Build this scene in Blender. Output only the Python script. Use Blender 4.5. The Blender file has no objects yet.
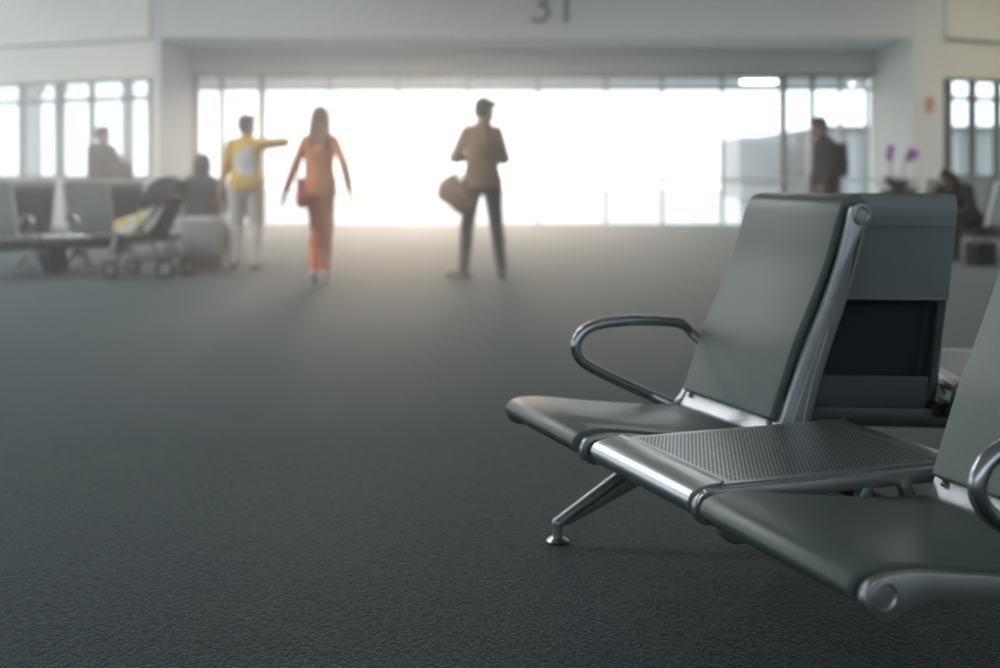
import bpy, bmesh, math, random
from mathutils import Vector, Matrix, Euler

random.seed(7)
SC = bpy.context.scene
COL = SC.collection
PI = math.pi

# ------------------------------------------------------------------ camera
FPX = 1150.0            # focal length in pixels of a 1000 px wide frame
CAMH = 1.05
HORIZON = 175.0
cam_d = bpy.data.cameras.new('camera')
cam_d.sensor_width = 36.0
cam_d.lens = FPX / 1000.0 * 36.0
cam_d.shift_y = -(334.0 - HORIZON) / 1000.0
cam_d.dof.use_dof = True
cam_d.dof.focus_distance = 2.42
cam_d.dof.aperture_fstop = 2.1
cam = bpy.data.objects.new('camera', cam_d)
cam.location = (0, 0, CAMH)
cam.rotation_euler = (PI / 2, 0, 0)
COL.objects.link(cam)
SC.camera = cam

# ------------------------------------------------------------------ view
SC.view_settings.view_transform = 'Standard'
SC.view_settings.look = 'None'
SC.view_settings.gamma = 1.0
SC.view_settings.use_curve_mapping = False
SC.view_settings.exposure = 0.0
SC.cycles.use_denoising = True
SC.cycles.max_bounces = 10
SC.cycles.transparent_max_bounces = 16
SC.cycles.sample_clamp_indirect = 6.0

# ------------------------------------------------------------------ sky
world = bpy.data.worlds.new('sky')
SC.world = world
world.use_nodes = True
wn, wl = world.node_tree.nodes, world.node_tree.links
bg = wn['Background']
bg.inputs['Color'].default_value = (0.83, 0.93, 1.0, 1)
bg.inputs['Strength'].default_value = 2.9

# ------------------------------------------------------------------ sun, added low behind the window for the warm flare glow
SUN_AZ, SUN_EL = math.radians(-3.5), math.radians(6.0)
sun_dir = Vector((math.sin(SUN_AZ) * math.cos(SUN_EL), math.cos(SUN_AZ) * math.cos(SUN_EL), math.sin(SUN_EL)))
sd = bpy.data.lights.new('flare_sun', 'SUN')
sd.energy = 1.25
sd.angle = math.radians(9)
sd.color = (1.0, 0.72, 0.52)
so = bpy.data.objects.new('flare_sun', sd)
so.rotation_euler = (-sun_dir).to_track_quat('-Z', 'Y').to_euler()
so.location = sun_dir * 60
COL.objects.link(so)


def ceiling_lamp(x, y, z, power, sx, sy, color):
    d = bpy.data.lights.new('ceiling_lamp', 'AREA')
    d.shape = 'RECTANGLE'
    d.size, d.size_y = sx, sy
    d.energy = power
    d.color = color
    o = bpy.data.objects.new('ceiling_lamp', d)
    o.location = (x, y, z)
    COL.objects.link(o)


CEIL = 5.6
for lx in (-9.0, -3.0, 3.0, 9.0):
    ceiling_lamp(lx, 15.5, CEIL - 0.06, 260 if lx < 0 else 130, 3.0, 0.5, (0.97, 0.98, 1.0))
for lx in (-8.0, -4.5):  # extra row, added to brighten the far left seats
    ceiling_lamp(lx, 9.5, CEIL - 0.06, 260, 3.0, 0.5, (0.97, 0.98, 1.0))
ceiling_lamp(11.0, 19.0, CEIL - 0.06, 90, 3.0, 0.5, (1.0, 0.88, 0.66))
ceiling_lamp(-11.0, 19.0, CEIL - 0.06, 170, 3.0, 0.5, (1.0, 0.95, 0.88))


# ================================================================== helpers
def mat(name, color, rough=0.5, metal=0.0, spec=0.5, **kw):
    m = bpy.data.materials.new(name)
    m.use_nodes = True
    b = m.node_tree.nodes['Principled BSDF']
    b.inputs['Base Color'].default_value = (*color, 1)
    b.inputs['Roughness'].default_value = rough
    b.inputs['Metallic'].default_value = metal
    b.inputs['Specular IOR Level'].default_value = spec
    for k, v in kw.items():
        b.inputs[k].default_value = v
    return m


def nodes(m):
    nt = m.node_tree
    return nt.nodes, nt.links, nt.nodes['Principled BSDF']


def noisy(name, c1, c2, scale, rough=0.5, metal=0.0, bump=0.0, bscale=None, spec=0.5, stretch=(1, 1, 1), detail=4):
    m = mat(name, c1, rough, metal, spec)
    n, l, b = nodes(m)
    tc = n.new('ShaderNodeTexCoord')
    mp = n.new('ShaderNodeMapping')
    mp.inputs['Scale'].default_value = stretch
    l.new(tc.outputs['Object'], mp.inputs['Vector'])
    t = n.new('ShaderNodeTexNoise')
    t.inputs['Scale'].default_value = scale
    t.inputs['Detail'].default_value = detail
    l.new(mp.outputs['Vector'], t.inputs['Vector'])
    r = n.new('ShaderNodeValToRGB')
    r.color_ramp.elements[0].position = 0.35
    r.color_ramp.elements[1].position = 0.65
    r.color_ramp.elements[0].color = (*c1, 1)
    r.color_ramp.elements[1].color = (*c2, 1)
    l.new(t.outputs['Fac'], r.inputs['Fac'])
    l.new(r.outputs['Color'], b.inputs['Base Color'])
    if bump:
        t2 = n.new('ShaderNodeTexNoise')
        t2.inputs['Scale'].default_value = bscale or scale
        t2.inputs['Detail'].default_value = 6
        l.new(mp.outputs['Vector'], t2.inputs['Vector'])
        bp = n.new('ShaderNodeBump')
        bp.inputs['Strength'].default_value = bump
        bp.inputs['Distance'].default_value = 0.01
        l.new(t2.outputs['Fac'], bp.inputs['Height'])
        l.new(bp.outputs['Normal'], b.inputs['Normal'])
    return m


def emit(name, color, strength):
    m = bpy.data.materials.new(name)
    m.use_nodes = True
    n, l = m.node_tree.nodes, m.node_tree.links
    n.remove(n['Principled BSDF'])
    e = n.new('ShaderNodeEmission')
    e.inputs['Color'].default_value = (*color, 1)
    e.inputs['Strength'].default_value = strength
    l.new(e.outputs['Emission'], n['Material Output'].inputs['Surface'])
    return m


def finish(name, bm, material, parent=None, angle=35, smooth=True):
    bmesh.ops.recalc_face_normals(bm, faces=bm.faces[:])
    me = bpy.data.meshes.new(name)
    bm.to_mesh(me)
    bm.free()
    me.materials.append(material)
    if smooth:
        me.polygons.foreach_set('use_smooth', [True] * len(me.polygons))
        me.set_sharp_from_angle(angle=math.radians(angle))
    o = bpy.data.objects.new(name, me)
    COL.objects.link(o)
    if parent:
        o.parent = parent
    return o


def tag(o, label=None, cat=None, group=None, kind=None):
    if label:
        o['label'] = label
    if cat:
        o['category'] = cat
    if group:
        o['group'] = group
    if kind:
        o['kind'] = kind
    return o


def empty(name, loc, rz=0.0, label=None, cat=None, group=None):
    o = bpy.data.objects.new(name, None)
    o.empty_display_size = 0.1
    o.location = loc
    o.rotation_euler = (0, 0, rz)
    COL.objects.link(o)
    return tag(o, label, cat, group)


def structure(name, bm, material, parent=None, smooth=False):
    o = finish(name, bm, material, parent, smooth=smooth)
    o['kind'] = 'structure'
    return o


def bevel_all(bm, w, seg=2, ang=30):
    es = [e for e in bm.edges if len(e.link_faces) == 2 and e.calc_face_angle(0) > math.radians(ang)]
    if es and w > 0:
        bmesh.ops.bevel(bm, geom=es, offset=w, segments=seg, profile=0.5, affect='EDGES', clamp_overlap=True)


def merge(bm, tmp):
    me = bpy.data.meshes.new('tmp')
    tmp.to_mesh(me)
    tmp.free()
    bm.from_mesh(me)
    bpy.data.meshes.remove(me)


def box(bm, lo, hi, w=0.0, seg=2, M=None):
    t = bmesh.new()
    vs = [t.verts.new((x, y, z)) for x in (lo[0], hi[0]) for y in (lo[1], hi[1]) for z in (lo[2], hi[2])]
    for f in ((0, 1, 3, 2), (4, 6, 7, 5), (0, 4, 5, 1), (2, 3, 7, 6), (0, 2, 6, 4), (1, 5, 7, 3)):
        t.faces.new([vs[i] for i in f])
    bmesh.ops.recalc_face_normals(t, faces=t.faces[:])
    bevel_all(t, w, seg)
    if M:
        t.transform(M)
    merge(bm, t)


def prism(bm, pts, x0, x1, w=0.0, seg=2, ang=50, M=None):
    """Polygon pts (y, z) extruded along x from x0 to x1; edges sharper than ang get a rounding of w."""
    t = bmesh.new()
    a = [t.verts.new((x0, p[0], p[1])) for p in pts]
    b = [t.verts.new((x1, p[0], p[1])) for p in pts]
    n = len(pts)
    t.faces.new(a)
    t.faces.new(list(reversed(b)))
    for i in range(n):
        t.faces.new((a[i], b[i], b[(i + 1) % n], a[(i + 1) % n]))
    bmesh.ops.recalc_face_normals(t, faces=t.faces[:])
    bevel_all(t, w, seg, ang)
    if M:
        t.transform(M)
    merge(bm, t)


def spline(pts, n=8, closed=False):
    """Catmull-Rom through pts (any dimension)."""
    P = [Vector(p) for p in pts]
    out = []
    m = len(P)
    rng = range(m if closed else m - 1)
    for i in rng:
        if closed:
            p0, p1, p2, p3 = P[(i - 1) % m], P[i], P[(i + 1) % m], P[(i + 2) % m]
        else:
            p0 = P[i - 1] if i else P[0] * 2 - P[1]
            p1, p2 = P[i], P[i + 1]
            p3 = P[i + 2] if i + 2 < m else P[i + 1] * 2 - P[i]
        for k in range(n):
            t = k / n
            out.append(0.5 * ((2 * p1) + (p2 - p0) * t + (2 * p0 - 5 * p1 + 4 * p2 - p3) * t * t + (3 * p1 - p0 - 3 * p2 + p3) * t ** 3))
    if not closed:
        out.append(P[-1])
    return out


def thicken(path, th, side=1):
    """Closed polygon around a 2-D path: the path itself and its offset by th on one side."""
    P = [Vector((p[0], p[1])) for p in path]
    off = []
    for i, p in enumerate(P):
        a = P[max(i - 1, 0)]
        b = P[min(i + 1, len(P) - 1)]
        d = (b - a).normalized()
        nrm = Vector((-d.y, d.x)) * side
        k = th(i / (len(P) - 1)) if callable(th) else th
        off.append(p + nrm * k)
    return P + list(reversed(off))


def tube(bm, path, r, seg=12, caps=True):
    """Round tube along 3-D path; r a number or a function of 0..1."""
    P = [Vector(p) for p in path]
    rings = []
    prev = None
    for i, p in enumerate(P):
        d = (P[min(i + 1, len(P) - 1)] - P[max(i - 1, 0)]).normalized()
        if prev is None:
            ref = Vector((0, 0, 1)) if abs(d.z) < 0.9 else Vector((1, 0, 0))
            u = d.cross(ref).normalized()
        else:
            u = (prev - d * prev.dot(d)).normalized()
        prev = u
        v = d.cross(u)
        k = r(i / (len(P) - 1)) if callable(r) else r
        rings.append([bm.verts.new(p + (u * math.cos(a) + v * math.sin(a)) * k) for a in [2 * PI * j / seg for j in range(seg)]])
    for A, B in zip(rings, rings[1:]):
        for j in range(seg):
            bm.faces.new((A[j], A[(j + 1) % seg], B[(j + 1) % seg], B[j]))
    if caps:
        bm.faces.new(list(reversed(rings[0])))
        bm.faces.new(rings[-1])


def lathe(bm, prof, seg=20, M=None):
    """prof (r, z) turned about z."""
    t = bmesh.new()
    rings = []
    for r, z in prof:
        if r < 1e-5:
            rings.append([t.verts.new((0, 0, z))])
        else:
            rings.append([t.verts.new((r * math.cos(2 * PI * j / seg), r * math.sin(2 * PI * j / seg), z)) for j in range(seg)])
    for A, B in zip(rings, rings[1:]):
        for j in range(seg):
            k = (j + 1) % seg
            if len(A) == 1 and len(B) > 1:
                t.faces.new((A[0], B[j], B[k]))
            elif len(B) == 1 and len(A) > 1:
                t.faces.new((A[j], A[k], B[0]))
            elif len(A) > 1:
                t.faces.new((A[j], A[k], B[k], B[j]))
    if M:
        t.transform(M)
    merge(bm, t)


def ellipsoid(bm, c, r, M=None, u=16, v=10):
    t = bmesh.new()
    bmesh.ops.create_uvsphere(t, u_segments=u, v_segments=v, radius=1)
    X = Matrix.Translation(c) @ (M.to_4x4() if M else Matrix.Identity(4)) @ Matrix.Diagonal((*r, 1))
    t.transform(X)
    merge(bm, t)


def capsule(bm, a, b, ra, rb, seg=12):
    a, b = Vector(a), Vector(b)
    d = b - a
    L = d.length
    if L < 1e-6:
        ellipsoid(bm, a, (ra,) * 3)
        return
    prof = []
    for i in range(5):
        t = PI / 2 * i / 4
        prof.append((ra * math.sin(t), -ra * math.cos(t)))
    for i in range(5):
        t = PI / 2 * i / 4
        prof.append((rb * math.cos(t), L + rb * math.sin(t)))
    prof[0] = (0, -ra)
    prof[-1] = (0, L + rb)
    M = Matrix.Translation(a) @ d.to_track_quat('Z', 'Y').to_matrix().to_4x4()
    lathe(bm, prof, seg, M)


def fuse(name, bm, material, parent, voxel=0.008, smooth=3):
    """Union of overlapping closed shapes into one continuous skin."""
    me = bpy.data.meshes.new(name)
    bmesh.ops.recalc_face_normals(bm, faces=bm.faces[:])
    bm.to_mesh(me)
    bm.free()
    o = bpy.data.objects.new('fuse_tmp', me)
    COL.objects.link(o)
    r = o.modifiers.new('r', 'REMESH')
    r.mode = 'VOXEL'
    r.voxel_size = voxel
    s = o.modifiers.new('s', 'SMOOTH')
    s.factor = 0.5
    s.iterations = smooth
    dg = bpy.context.evaluated_depsgraph_get()
    me2 = bpy.data.meshes.new_from_object(o.evaluated_get(dg))
    bpy.data.objects.remove(o)
    bpy.data.meshes.remove(me)
    me2.name = name
    me2.materials.clear()
    me2.materials.append(material)
    me2.polygons.foreach_set('use_smooth', [True] * len(me2.polygons))
    p = bpy.data.objects.new(name, me2)
    COL.objects.link(p)
    if parent:
        p.parent = parent
    return p


def copy_tree(o, parent=None):
    c = o.copy()
    COL.objects.link(c)
    if parent:
        c.parent = parent
    for ch in list(o.children):
        copy_tree(ch, c)
    return c


# ================================================================== materials
M_WALL = noisy('wall_paint', (0.78, 0.76, 0.70), (0.81, 0.79, 0.73), 0.8, 0.7)
M_WALL_COOL = noisy('wall_paint_grey', (0.72, 0.73, 0.72), (0.75, 0.76, 0.75), 0.8, 0.7)
M_CEIL = noisy('ceiling_board', (0.75, 0.75, 0.72), (0.8, 0.8, 0.77), 0.6, 0.8)
M_FRAME = mat('window_aluminium', (0.16, 0.165, 0.17), 0.45, 0.3)
M_FRAME_PALE = mat('pale_aluminium', (0.62, 0.62, 0.64), 0.4, 0.2)


def carpet():
    m = mat('carpet', (0.03, 0.04, 0.04), 0.85, 0.0, 0.25)
    n, l, b = nodes(m)
    tc = n.new('ShaderNodeTexCoord')
    mp = n.new('ShaderNodeMapping')
    mp.inputs['Scale'].default_value = (1.0, 0.62, 1.0)
    mp.inputs['Rotation'].default_value = (0, 0, 0.35)
    l.new(tc.outputs['Object'], mp.inputs['Vector'])
    # looped pile: warped cells
    wz = n.new('ShaderNodeTexNoise')
    wz.inputs['Scale'].default_value = 28
    wz.inputs['Detail'].default_value = 2
    l.new(mp.outputs['Vector'], wz.inputs['Vector'])
    ad = n.new('ShaderNodeVectorMath')
    ad.operation = 'MULTIPLY_ADD'
    ad.inputs[1].default_value = (0.03, 0.03, 0)
    l.new(wz.outputs['Color'], ad.inputs[0])
    l.new(mp.outputs['Vector'], ad.inputs[2])
    vo = n.new('ShaderNodeTexVoronoi')
    vo.inputs['Scale'].default_value = 120
    l.new(ad.outputs['Vector'], vo.inputs['Vector'])
    # broad wear
    nz = n.new('ShaderNodeTexNoise')
    nz.inputs['Scale'].default_value = 1.6
    nz.inputs['Detail'].default_value = 3
    l.new(tc.outputs['Object'], nz.inputs['Vector'])
    # tile joints (half metre grid, faint)
    br = n.new('ShaderNodeTexBrick')
    br.offset = 0.0
    br.inputs['Scale'].default_value = 1.0
    br.inputs['Mortar Size'].default_value = 0.004
    br.inputs['Brick Width'].default_value = 0.5
    br.inputs['Row Height'].default_value = 0.5
    br.inputs['Color1'].default_value = (0, 0, 0, 1)
    br.inputs['Color2'].default_value = (0, 0, 0, 1)
    br.inputs['Mortar'].default_value = (1, 1, 1, 1)
    mp2 = n.new('ShaderNodeMapping')
    mp2.inputs['Rotation'].default_value = (0, 0, math.radians(32))
    l.new(tc.outputs['Object'], mp2.inputs['Vector'])
    l.new(mp2.outputs['Vector'], br.inputs['Vector'])
    r = n.new('ShaderNodeValToRGB')
    r.color_ramp.elements[0].position = 0.05
    r.color_ramp.elements[0].color = (0.030, 0.050, 0.042, 1)
    r.color_ramp.elements[1].position = 0.62
    r.color_ramp.elements[1].color = (0.0050, 0.0135, 0.0160, 1)
    l.new(vo.outputs['Distance'], r.inputs['Fac'])
    r2 = n.new('ShaderNodeValToRGB')
    r2.color_ramp.elements[0].position = 0.3
    r2.color_ramp.elements[0].color = (0.8, 0.85, 0.9, 1)
    r2.color_ramp.elements[1].position = 0.7
    r2.color_ramp.elements[1].color = (1.15, 1.15, 1.05, 1)
    l.new(nz.outputs['Fac'], r2.inputs['Fac'])
    mx = n.new('ShaderNodeMix')
    mx.data_type = 'RGBA'
    mx.blend_type = 'MULTIPLY'
    mx.inputs['Factor'].default_value = 1
    l.new(r.outputs['Color'], mx.inputs[6])
    l.new(r2.outputs['Color'], mx.inputs[7])
    mx2 = n.new('ShaderNodeMix')
    mx2.data_type = 'RGBA'
    mx2.inputs[7].default_value = (0.035, 0.042, 0.034, 1)
    ml = n.new('ShaderNodeMath')
    ml.operation = 'MULTIPLY'
    ml.inputs[1].default_value = 0.5
    l.new(br.outputs['Color'], ml.inputs[0])
    l.new(ml.outputs[0], mx2.inputs['Factor'])
    l.new(mx.outputs[2], mx2.inputs[6])
    l.new(mx2.outputs[2], b.inputs['Base Color'])
    bp = n.new('ShaderNodeBump')
    bp.inputs['Strength'].default_value = 0.65
    bp.inputs['Distance'].default_value = 0.004
    bp.invert = True
    l.new(vo.outputs['Distance'], bp.inputs['Height'])
    l.new(bp.outputs['Normal'], b.inputs['Normal'])
    b.inputs['Sheen Weight'].default_value = 0.16
    b.inputs['Sheen Roughness'].default_value = 0.45
    b.inputs['Sheen Tint'].default_value = (0.8, 0.95, 1.0, 1)
    return m


M_CARPET = carpet()


def glass():
    m = bpy.data.materials.new('window_glass')
    m.use_nodes = True
    n, l = m.node_tree.nodes, m.node_tree.links
    n.remove(n['Principled BSDF'])
    tr = n.new('ShaderNodeBsdfTransparent')
    tr.inputs['Color'].default_value = (0.93, 0.96, 0.96, 1)
    gl = n.new('ShaderNodeBsdfGlossy')
    gl.inputs['Roughness'].default_value = 0.02
    lw = n.new('ShaderNodeLayerWeight')
    pw = n.new('ShaderNodeMath')
    pw.operation = 'POWER'
    pw.inputs[1].default_value = 5
    l.new(lw.outputs['Facing'], pw.inputs[0])
    fr = n.new('ShaderNodeMath')
    fr.operation = 'MULTIPLY_ADD'
    fr.inputs[1].default_value = 0.5
    fr.inputs[2].default_value = 0.025
    l.new(pw.outputs[0], fr.inputs[0])
    mx = n.new('ShaderNodeMixShader')
    l.new(fr.outputs[0], mx.inputs['Fac'])
    l.new(tr.outputs[0], mx.inputs[1])
    l.new(gl.outputs[0], mx.inputs[2])
    l.new(mx.outputs[0], n['Material Output'].inputs['Surface'])
    return m


M_GLASS = glass()
M_PAD = noisy('vinyl_upholstery', (0.088, 0.113, 0.102), (0.098, 0.124, 0.112), 3.0, 0.40, 0.0, 0.05, 420, 0.55)
M_PAD_BACK = noisy('vinyl_flap', (0.22, 0.235, 0.245), (0.24, 0.255, 0.265), 3.0, 0.5, 0.0, 0.10, 420, 0.4)
M_STEEL = noisy('cast_aluminium', (0.38, 0.39, 0.405), (0.43, 0.44, 0.455), 12, 0.42, 0.9, 0.05, 160)
M_TUBE = mat('polished_tube', (0.42, 0.43, 0.45), 0.24, 0.95)
M_BEAM = mat('beam_steel', (0.10, 0.105, 0.11), 0.45, 0.7)
M_PANEL = mat('rear_panel_steel', (0.22, 0.24, 0.25), 0.5, 0.5)
M_RUBBER = mat('rubber', (0.02, 0.02, 0.022), 0.7)


def perforated(name, base, rough, metal, dark, sx, sy, hr, ymax, zk=0.0):
    """Steel sheet punched with round holes on a staggered grid; sx, sy pitch, hr hole radius."""
    m = mat(name, base, rough, metal)
    n, l, b = nodes(m)
    tc = n.new('ShaderNodeTexCoord')
    sp = n.new('ShaderNodeSeparateXYZ')
    l.new(tc.outputs['Object'], sp.inputs[0])

    def M(op, a, bb=None, c=None):
        k = n.new('ShaderNodeMath')
        k.operation = op
        for i, v in enumerate((a, bb, c)):
            if v is None:
                continue
            if isinstance(v, (int, float)):
                k.inputs[i].default_value = v
            else:
                l.new(v, k.inputs[i])
        return k.outputs[0]
    u = M('DIVIDE', sp.outputs[0], sx)
    row = M('FLOOR', u)
    par = M('MULTIPLY', M('MODULO', M('ABSOLUTE', row), 2.0), 0.5)
    # the slots run along the sheet: use y plus z so that they follow its bend
    v = M('ADD', M('DIVIDE', M('ADD', sp.outputs[1], M('MULTIPLY', sp.outputs[2], zk)), sy), par)
    du = M('MULTIPLY', M('SUBTRACT', M('FRACT', u), 0.5), sx)
    dv = M('MULTIPLY', M('SUBTRACT', M('FRACT', v), 0.5), sy)
    hole = M('LESS_THAN', M('ADD', M('MULTIPLY', du, du), M('MULTIPLY', dv, dv)), hr * hr)
    # plain margins along the sheet's sides
    inner = M('LESS_THAN', M('ABSOLUTE', sp.outputs[0]), 0.205)
    inner = M('MULTIPLY', inner, M('GREATER_THAN', sp.outputs[1], 0.075))
    inner = M('MULTIPLY', inner, M('LESS_THAN', sp.outputs[1], ymax))
    hole = M('MULTIPLY', hole, inner)
    mx = n.new('ShaderNodeMix')
    mx.data_type = 'RGBA'
    mx.inputs[6].default_value = (*base, 1)
    mx.inputs[7].default_value = (*dark, 1)
    l.new(hole, mx.inputs['Factor'])
    l.new(mx.outputs[2], b.inputs['Base Color'])
    bp = n.new('ShaderNodeBump')
    bp.inputs['Strength'].default_value = 0.5
    bp.inputs['Distance'].default_value = 0.003
    bp.invert = True
    l.new(hole, bp.inputs['Height'])
    l.new(bp.outputs['Normal'], b.inputs['Normal'])
    ro = M('ADD', M('MULTIPLY', hole, 0.4), rough)
    l.new(ro, b.inputs['Roughness'])
    return m


M_TABLE = perforated('punched_table_steel', (0.50, 0.52, 0.53), 0.33, 0.9, (0.10, 0.11, 0.115), 0.0086, 0.0100, 0.0033, 0.61)
M_SHELL = perforated('punched_shell_steel', (0.15, 0.165, 0.20), 0.45, 0.6, (0.04, 0.045, 0.055), 0.0086, 0.0100, 0.0036, 2.0, 1.0)

# ================================================================== the hall
WIN_D, PIL_D = 24.1, 21.8          # window plane and pillar plane
XL, XR = -6.43, 7.82               # the recess between the pillars
FASC, WTOP, TRAN = 3.65, 3.16, 2.86


OUTLINE = [(-14.2, -5.2), (14.2, -5.2), (14.2, 25.2), (8.3, 24.34), (-6.8, 24.34), (-14.2, 25.3)]


def slab(z0, z1):
    bm = bmesh.new()
    a = [bm.verts.new((x, y, z0)) for x, y in OUTLINE]
    b = [bm.verts.new((x, y, z1)) for x, y in OUTLINE]
    bm.faces.new(a)
    bm.faces.new(b)
    for i in range(len(a)):
        k = (i + 1) % len(a)
        bm.faces.new((a[i], a[k], b[k], b[i]))
    return bm


fl = structure('floor', slab(-0.2, 0.0), M_CARPET)
structure('ceiling', slab(CEIL, CEIL + 0.2), M_CEIL)

# window plane: lintel above the glass
bm = bmesh.new()
box(bm, (XL, WIN_D - 0.12, WTOP), (XR, WIN_D + 0.25, CEIL))
structure('wall_front', bm, M_WALL_COOL)
# dropped fascia at the pillar plane and its soffit
bm = bmesh.new()
box(bm, (XL - 0.16, PIL_D, FASC), (XR + 0.62, WIN_D - 0.12, CEIL))
structure('wall_fascia', bm, M_WALL_COOL)
# pillars
bm = bmesh.new()
box(bm, (XL - 0.16, PIL_D - 0.02, 0), (XL, WIN_D + 0.25, CEIL))
structure('pillar_left', bm, M_WALL_COOL)
bm = bmesh.new()
box(bm, (XR, PIL_D - 0.02, 0), (XR + 0.58, WIN_D + 0.25, CEIL))
structure('pillar_right', bm, M_WALL)


def frame_matrix(p, ang):
    return Matrix.Translation((p[0], p[1], 0)) @ Matrix.Rotation(ang, 4, 'Z')


# the two walls that fold back beyond the pillars
LEFT_P, LEFT_A = (XL - 0.15, PIL_D + 0.05), PI - math.radians(24)
RIGHT_P, RIGHT_A = (XR + 0.56, PIL_D + 0.05), math.radians(24)


def side_wall(name, fname, p, a, sgn, w_top, w_bot):
    L = 7.9 if sgn < 0 else 6.2
    M = frame_matrix(p, a)
    t0, t1 = (0, 0.25) if sgn > 0 else (-0.25, 0)       # thickness on the far side
    bm = bmesh.new()
    box(bm, (0, t0, w_top), (L, t1, CEIL), M=M)
    box(bm, (0, t0, 0), (L, t1, w_bot), M=M)
    structure(name, bm, M_WALL)
    f0, f1 = (-0.14, 0) if sgn > 0 else (0, 0.14)
    bm = bmesh.new()
    box(bm, (0.0, f0, FASC), (L, f1, CEIL), M=M)
    structure(fname, bm, M_WALL)
    return M


ML = side_wall('wall_left', 'wall_left_fascia', LEFT_P, LEFT_A, -1, 2.90, 0.98)
MR = side_wall('wall_right', 'wall_right_fascia', RIGHT_P, RIGHT_A, 1, 2.90, 0.98)


def glazed_wall(name, wname, M, L, z0, z1, pitch):
    """Outer wall behind or beside the camera with a ribbon of windows; local x along, y outwards."""
    bm = bmesh.new()
    box(bm, (0, 0, 0), (L, 0.2, z0), M=M)
    box(bm, (0, 0, z1), (L, 0.2, CEIL), M=M)
    structure(name, bm, M_WALL)
    bm = bmesh.new()
    x = 0.0
    while x < L:
        box(bm, (x, 0.04, z0), (x + 0.09, 0.16, z1), M=M)
        x += pitch
    box(bm, (0, 0.05, z0), (L, 0.15, z0 + 0.06), M=M)
    box(bm, (0, 0.05, z1 - 0.06), (L, 0.15, z1), M=M)
    w = structure(wname, bm, M_FRAME)
    bm = bmesh.new()
    box(bm, (0, 0.09, z0), (L, 0.105, z1), M=M)
    structure('window_pane', bm, M_GLASS, w)


glazed_wall('wall_left_end', 'window_4', Matrix.Translation((-14, 3, 0)) @ Matrix.Rotation(PI / 2, 4, 'Z'), 22.1, 0.5, 4.6, 1.8)
bm = bmesh.new()
box(bm, (-14.2, -5, 0), (-14, 3, CEIL))
structure('wall_left_side', bm, M_WALL)
glazed_wall('wall_back', 'window_back_fill', Matrix.Translation((14, -5, 0)) @ Matrix.Rotation(PI, 4, 'Z'), 28.0, 2.45, 4.4, 1.8)  # unseen window strip added behind the camera as fill light
bm = bmesh.new()
box(bm, (14, -5, 0), (14.2, 24.9, CEIL))
structure('wall_right_end', bm, M_WALL)

bm = bmesh.new()
box(bm, (XL, WIN_D - 0.10, 0.0), (XR, WIN_D + 0.1, 0.02))
structure('baseboard_front', bm, M_FRAME)


def px_x(px, D):
    return (px - 500) / FPX * D


def px_z(py, D):
    return CAMH - (py - HORIZON) * D / FPX


# ---- window 1: the wide one
bm = bmesh.new()
bars = [(195, .12), (222, .08), (262, .14), (330, .05), (398, .05), (468, .05), (538, .06), (606, .06), (662, .06), (722, .06), (783, .13), (812, .09), (840, .05), (866, .05)]
for px, w in bars:
    x = px_x(px, WIN_D)
    x = min(max(x, XL + w / 2), XR - w / 2)
    box(bm, (x - w / 2, WIN_D - 0.06, 0.02), (x + w / 2, WIN_D + 0.06, WTOP), 0.008, 1)
win1 = structure('window_1', bm, M_FRAME)
bm = bmesh.new()
box(bm, (XL, WIN_D - 0.05, TRAN - 0.03), (XR, WIN_D + 0.05, TRAN + 0.03))
box(bm, (XL, WIN_D - 0.05, WTOP - 0.05), (XR, WIN_D + 0.05, WTOP))
structure('window_transom', bm, M_FRAME, win1)
bm = bmesh.new()
tube(bm, [(XL, WIN_D - 0.16, 0.96), (XR, WIN_D - 0.16, 0.96)], 0.022, 10)
structure('window_rail', bm, M_FRAME_PALE, win1)
bm = bmesh.new()
box(bm, (XL, WIN_D - 0.008, 0.02), (XR, WIN_D + 0.008, WTOP))
structure('window_pane', bm, M_GLASS, win1)


def folded_window(name, M, L, xs, widths):
    bm = bmesh.new()
    for x, w in zip(xs, widths):
        box(bm, (x - w / 2, -0.05, 0.98), (x + w / 2, 0.05, 2.90), 0.006, 1, M=M)
    w = structure(name, bm, M_FRAME)
    bm = bmesh.new()
    box(bm, (0, -0.05, 2.48), (L, 0.05, 2.56), M=M)
    box(bm, (0, -0.06, 0.98), (L, 0.06, 1.04), M=M)
    box(bm, (0, -0.05, 2.84), (L, 0.05, 2.90), M=M)
    structure('window_transom', bm, M_FRAME, w)
    bm = bmesh.new()
    box(bm, (0, -0.008, 0.98), (L, 0.008, 2.90), M=M)
    structure('window_pane', bm, M_GLASS, w)
    return w


def along(px, p, a):
    """Distance along a wall that starts at p and runs at angle a to where the picture column px meets it."""
    k = (px - 500) / FPX
    return (k * p[1] - p[0]) / (math.cos(a) - k * math.sin(a))


lx = [along(v, LEFT_P, LEFT_A) for v in (150, 131, 125, 92, 63, 57, 22, -12, -45)]
folded_window('window_2', ML, 7.9, lx, (0.06, 0.05, 0.05, 0.09, 0.04, 0.05, 0.11, 0.1, 0.1))
rx = [along(v, RIGHT_P, RIGHT_A) for v in (948, 972, 997, 1024, 1055)]
folded_window('window_3', MR, 6.2, rx, (0.14, 0.14, 0.13, 0.12, 0.12))

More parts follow.
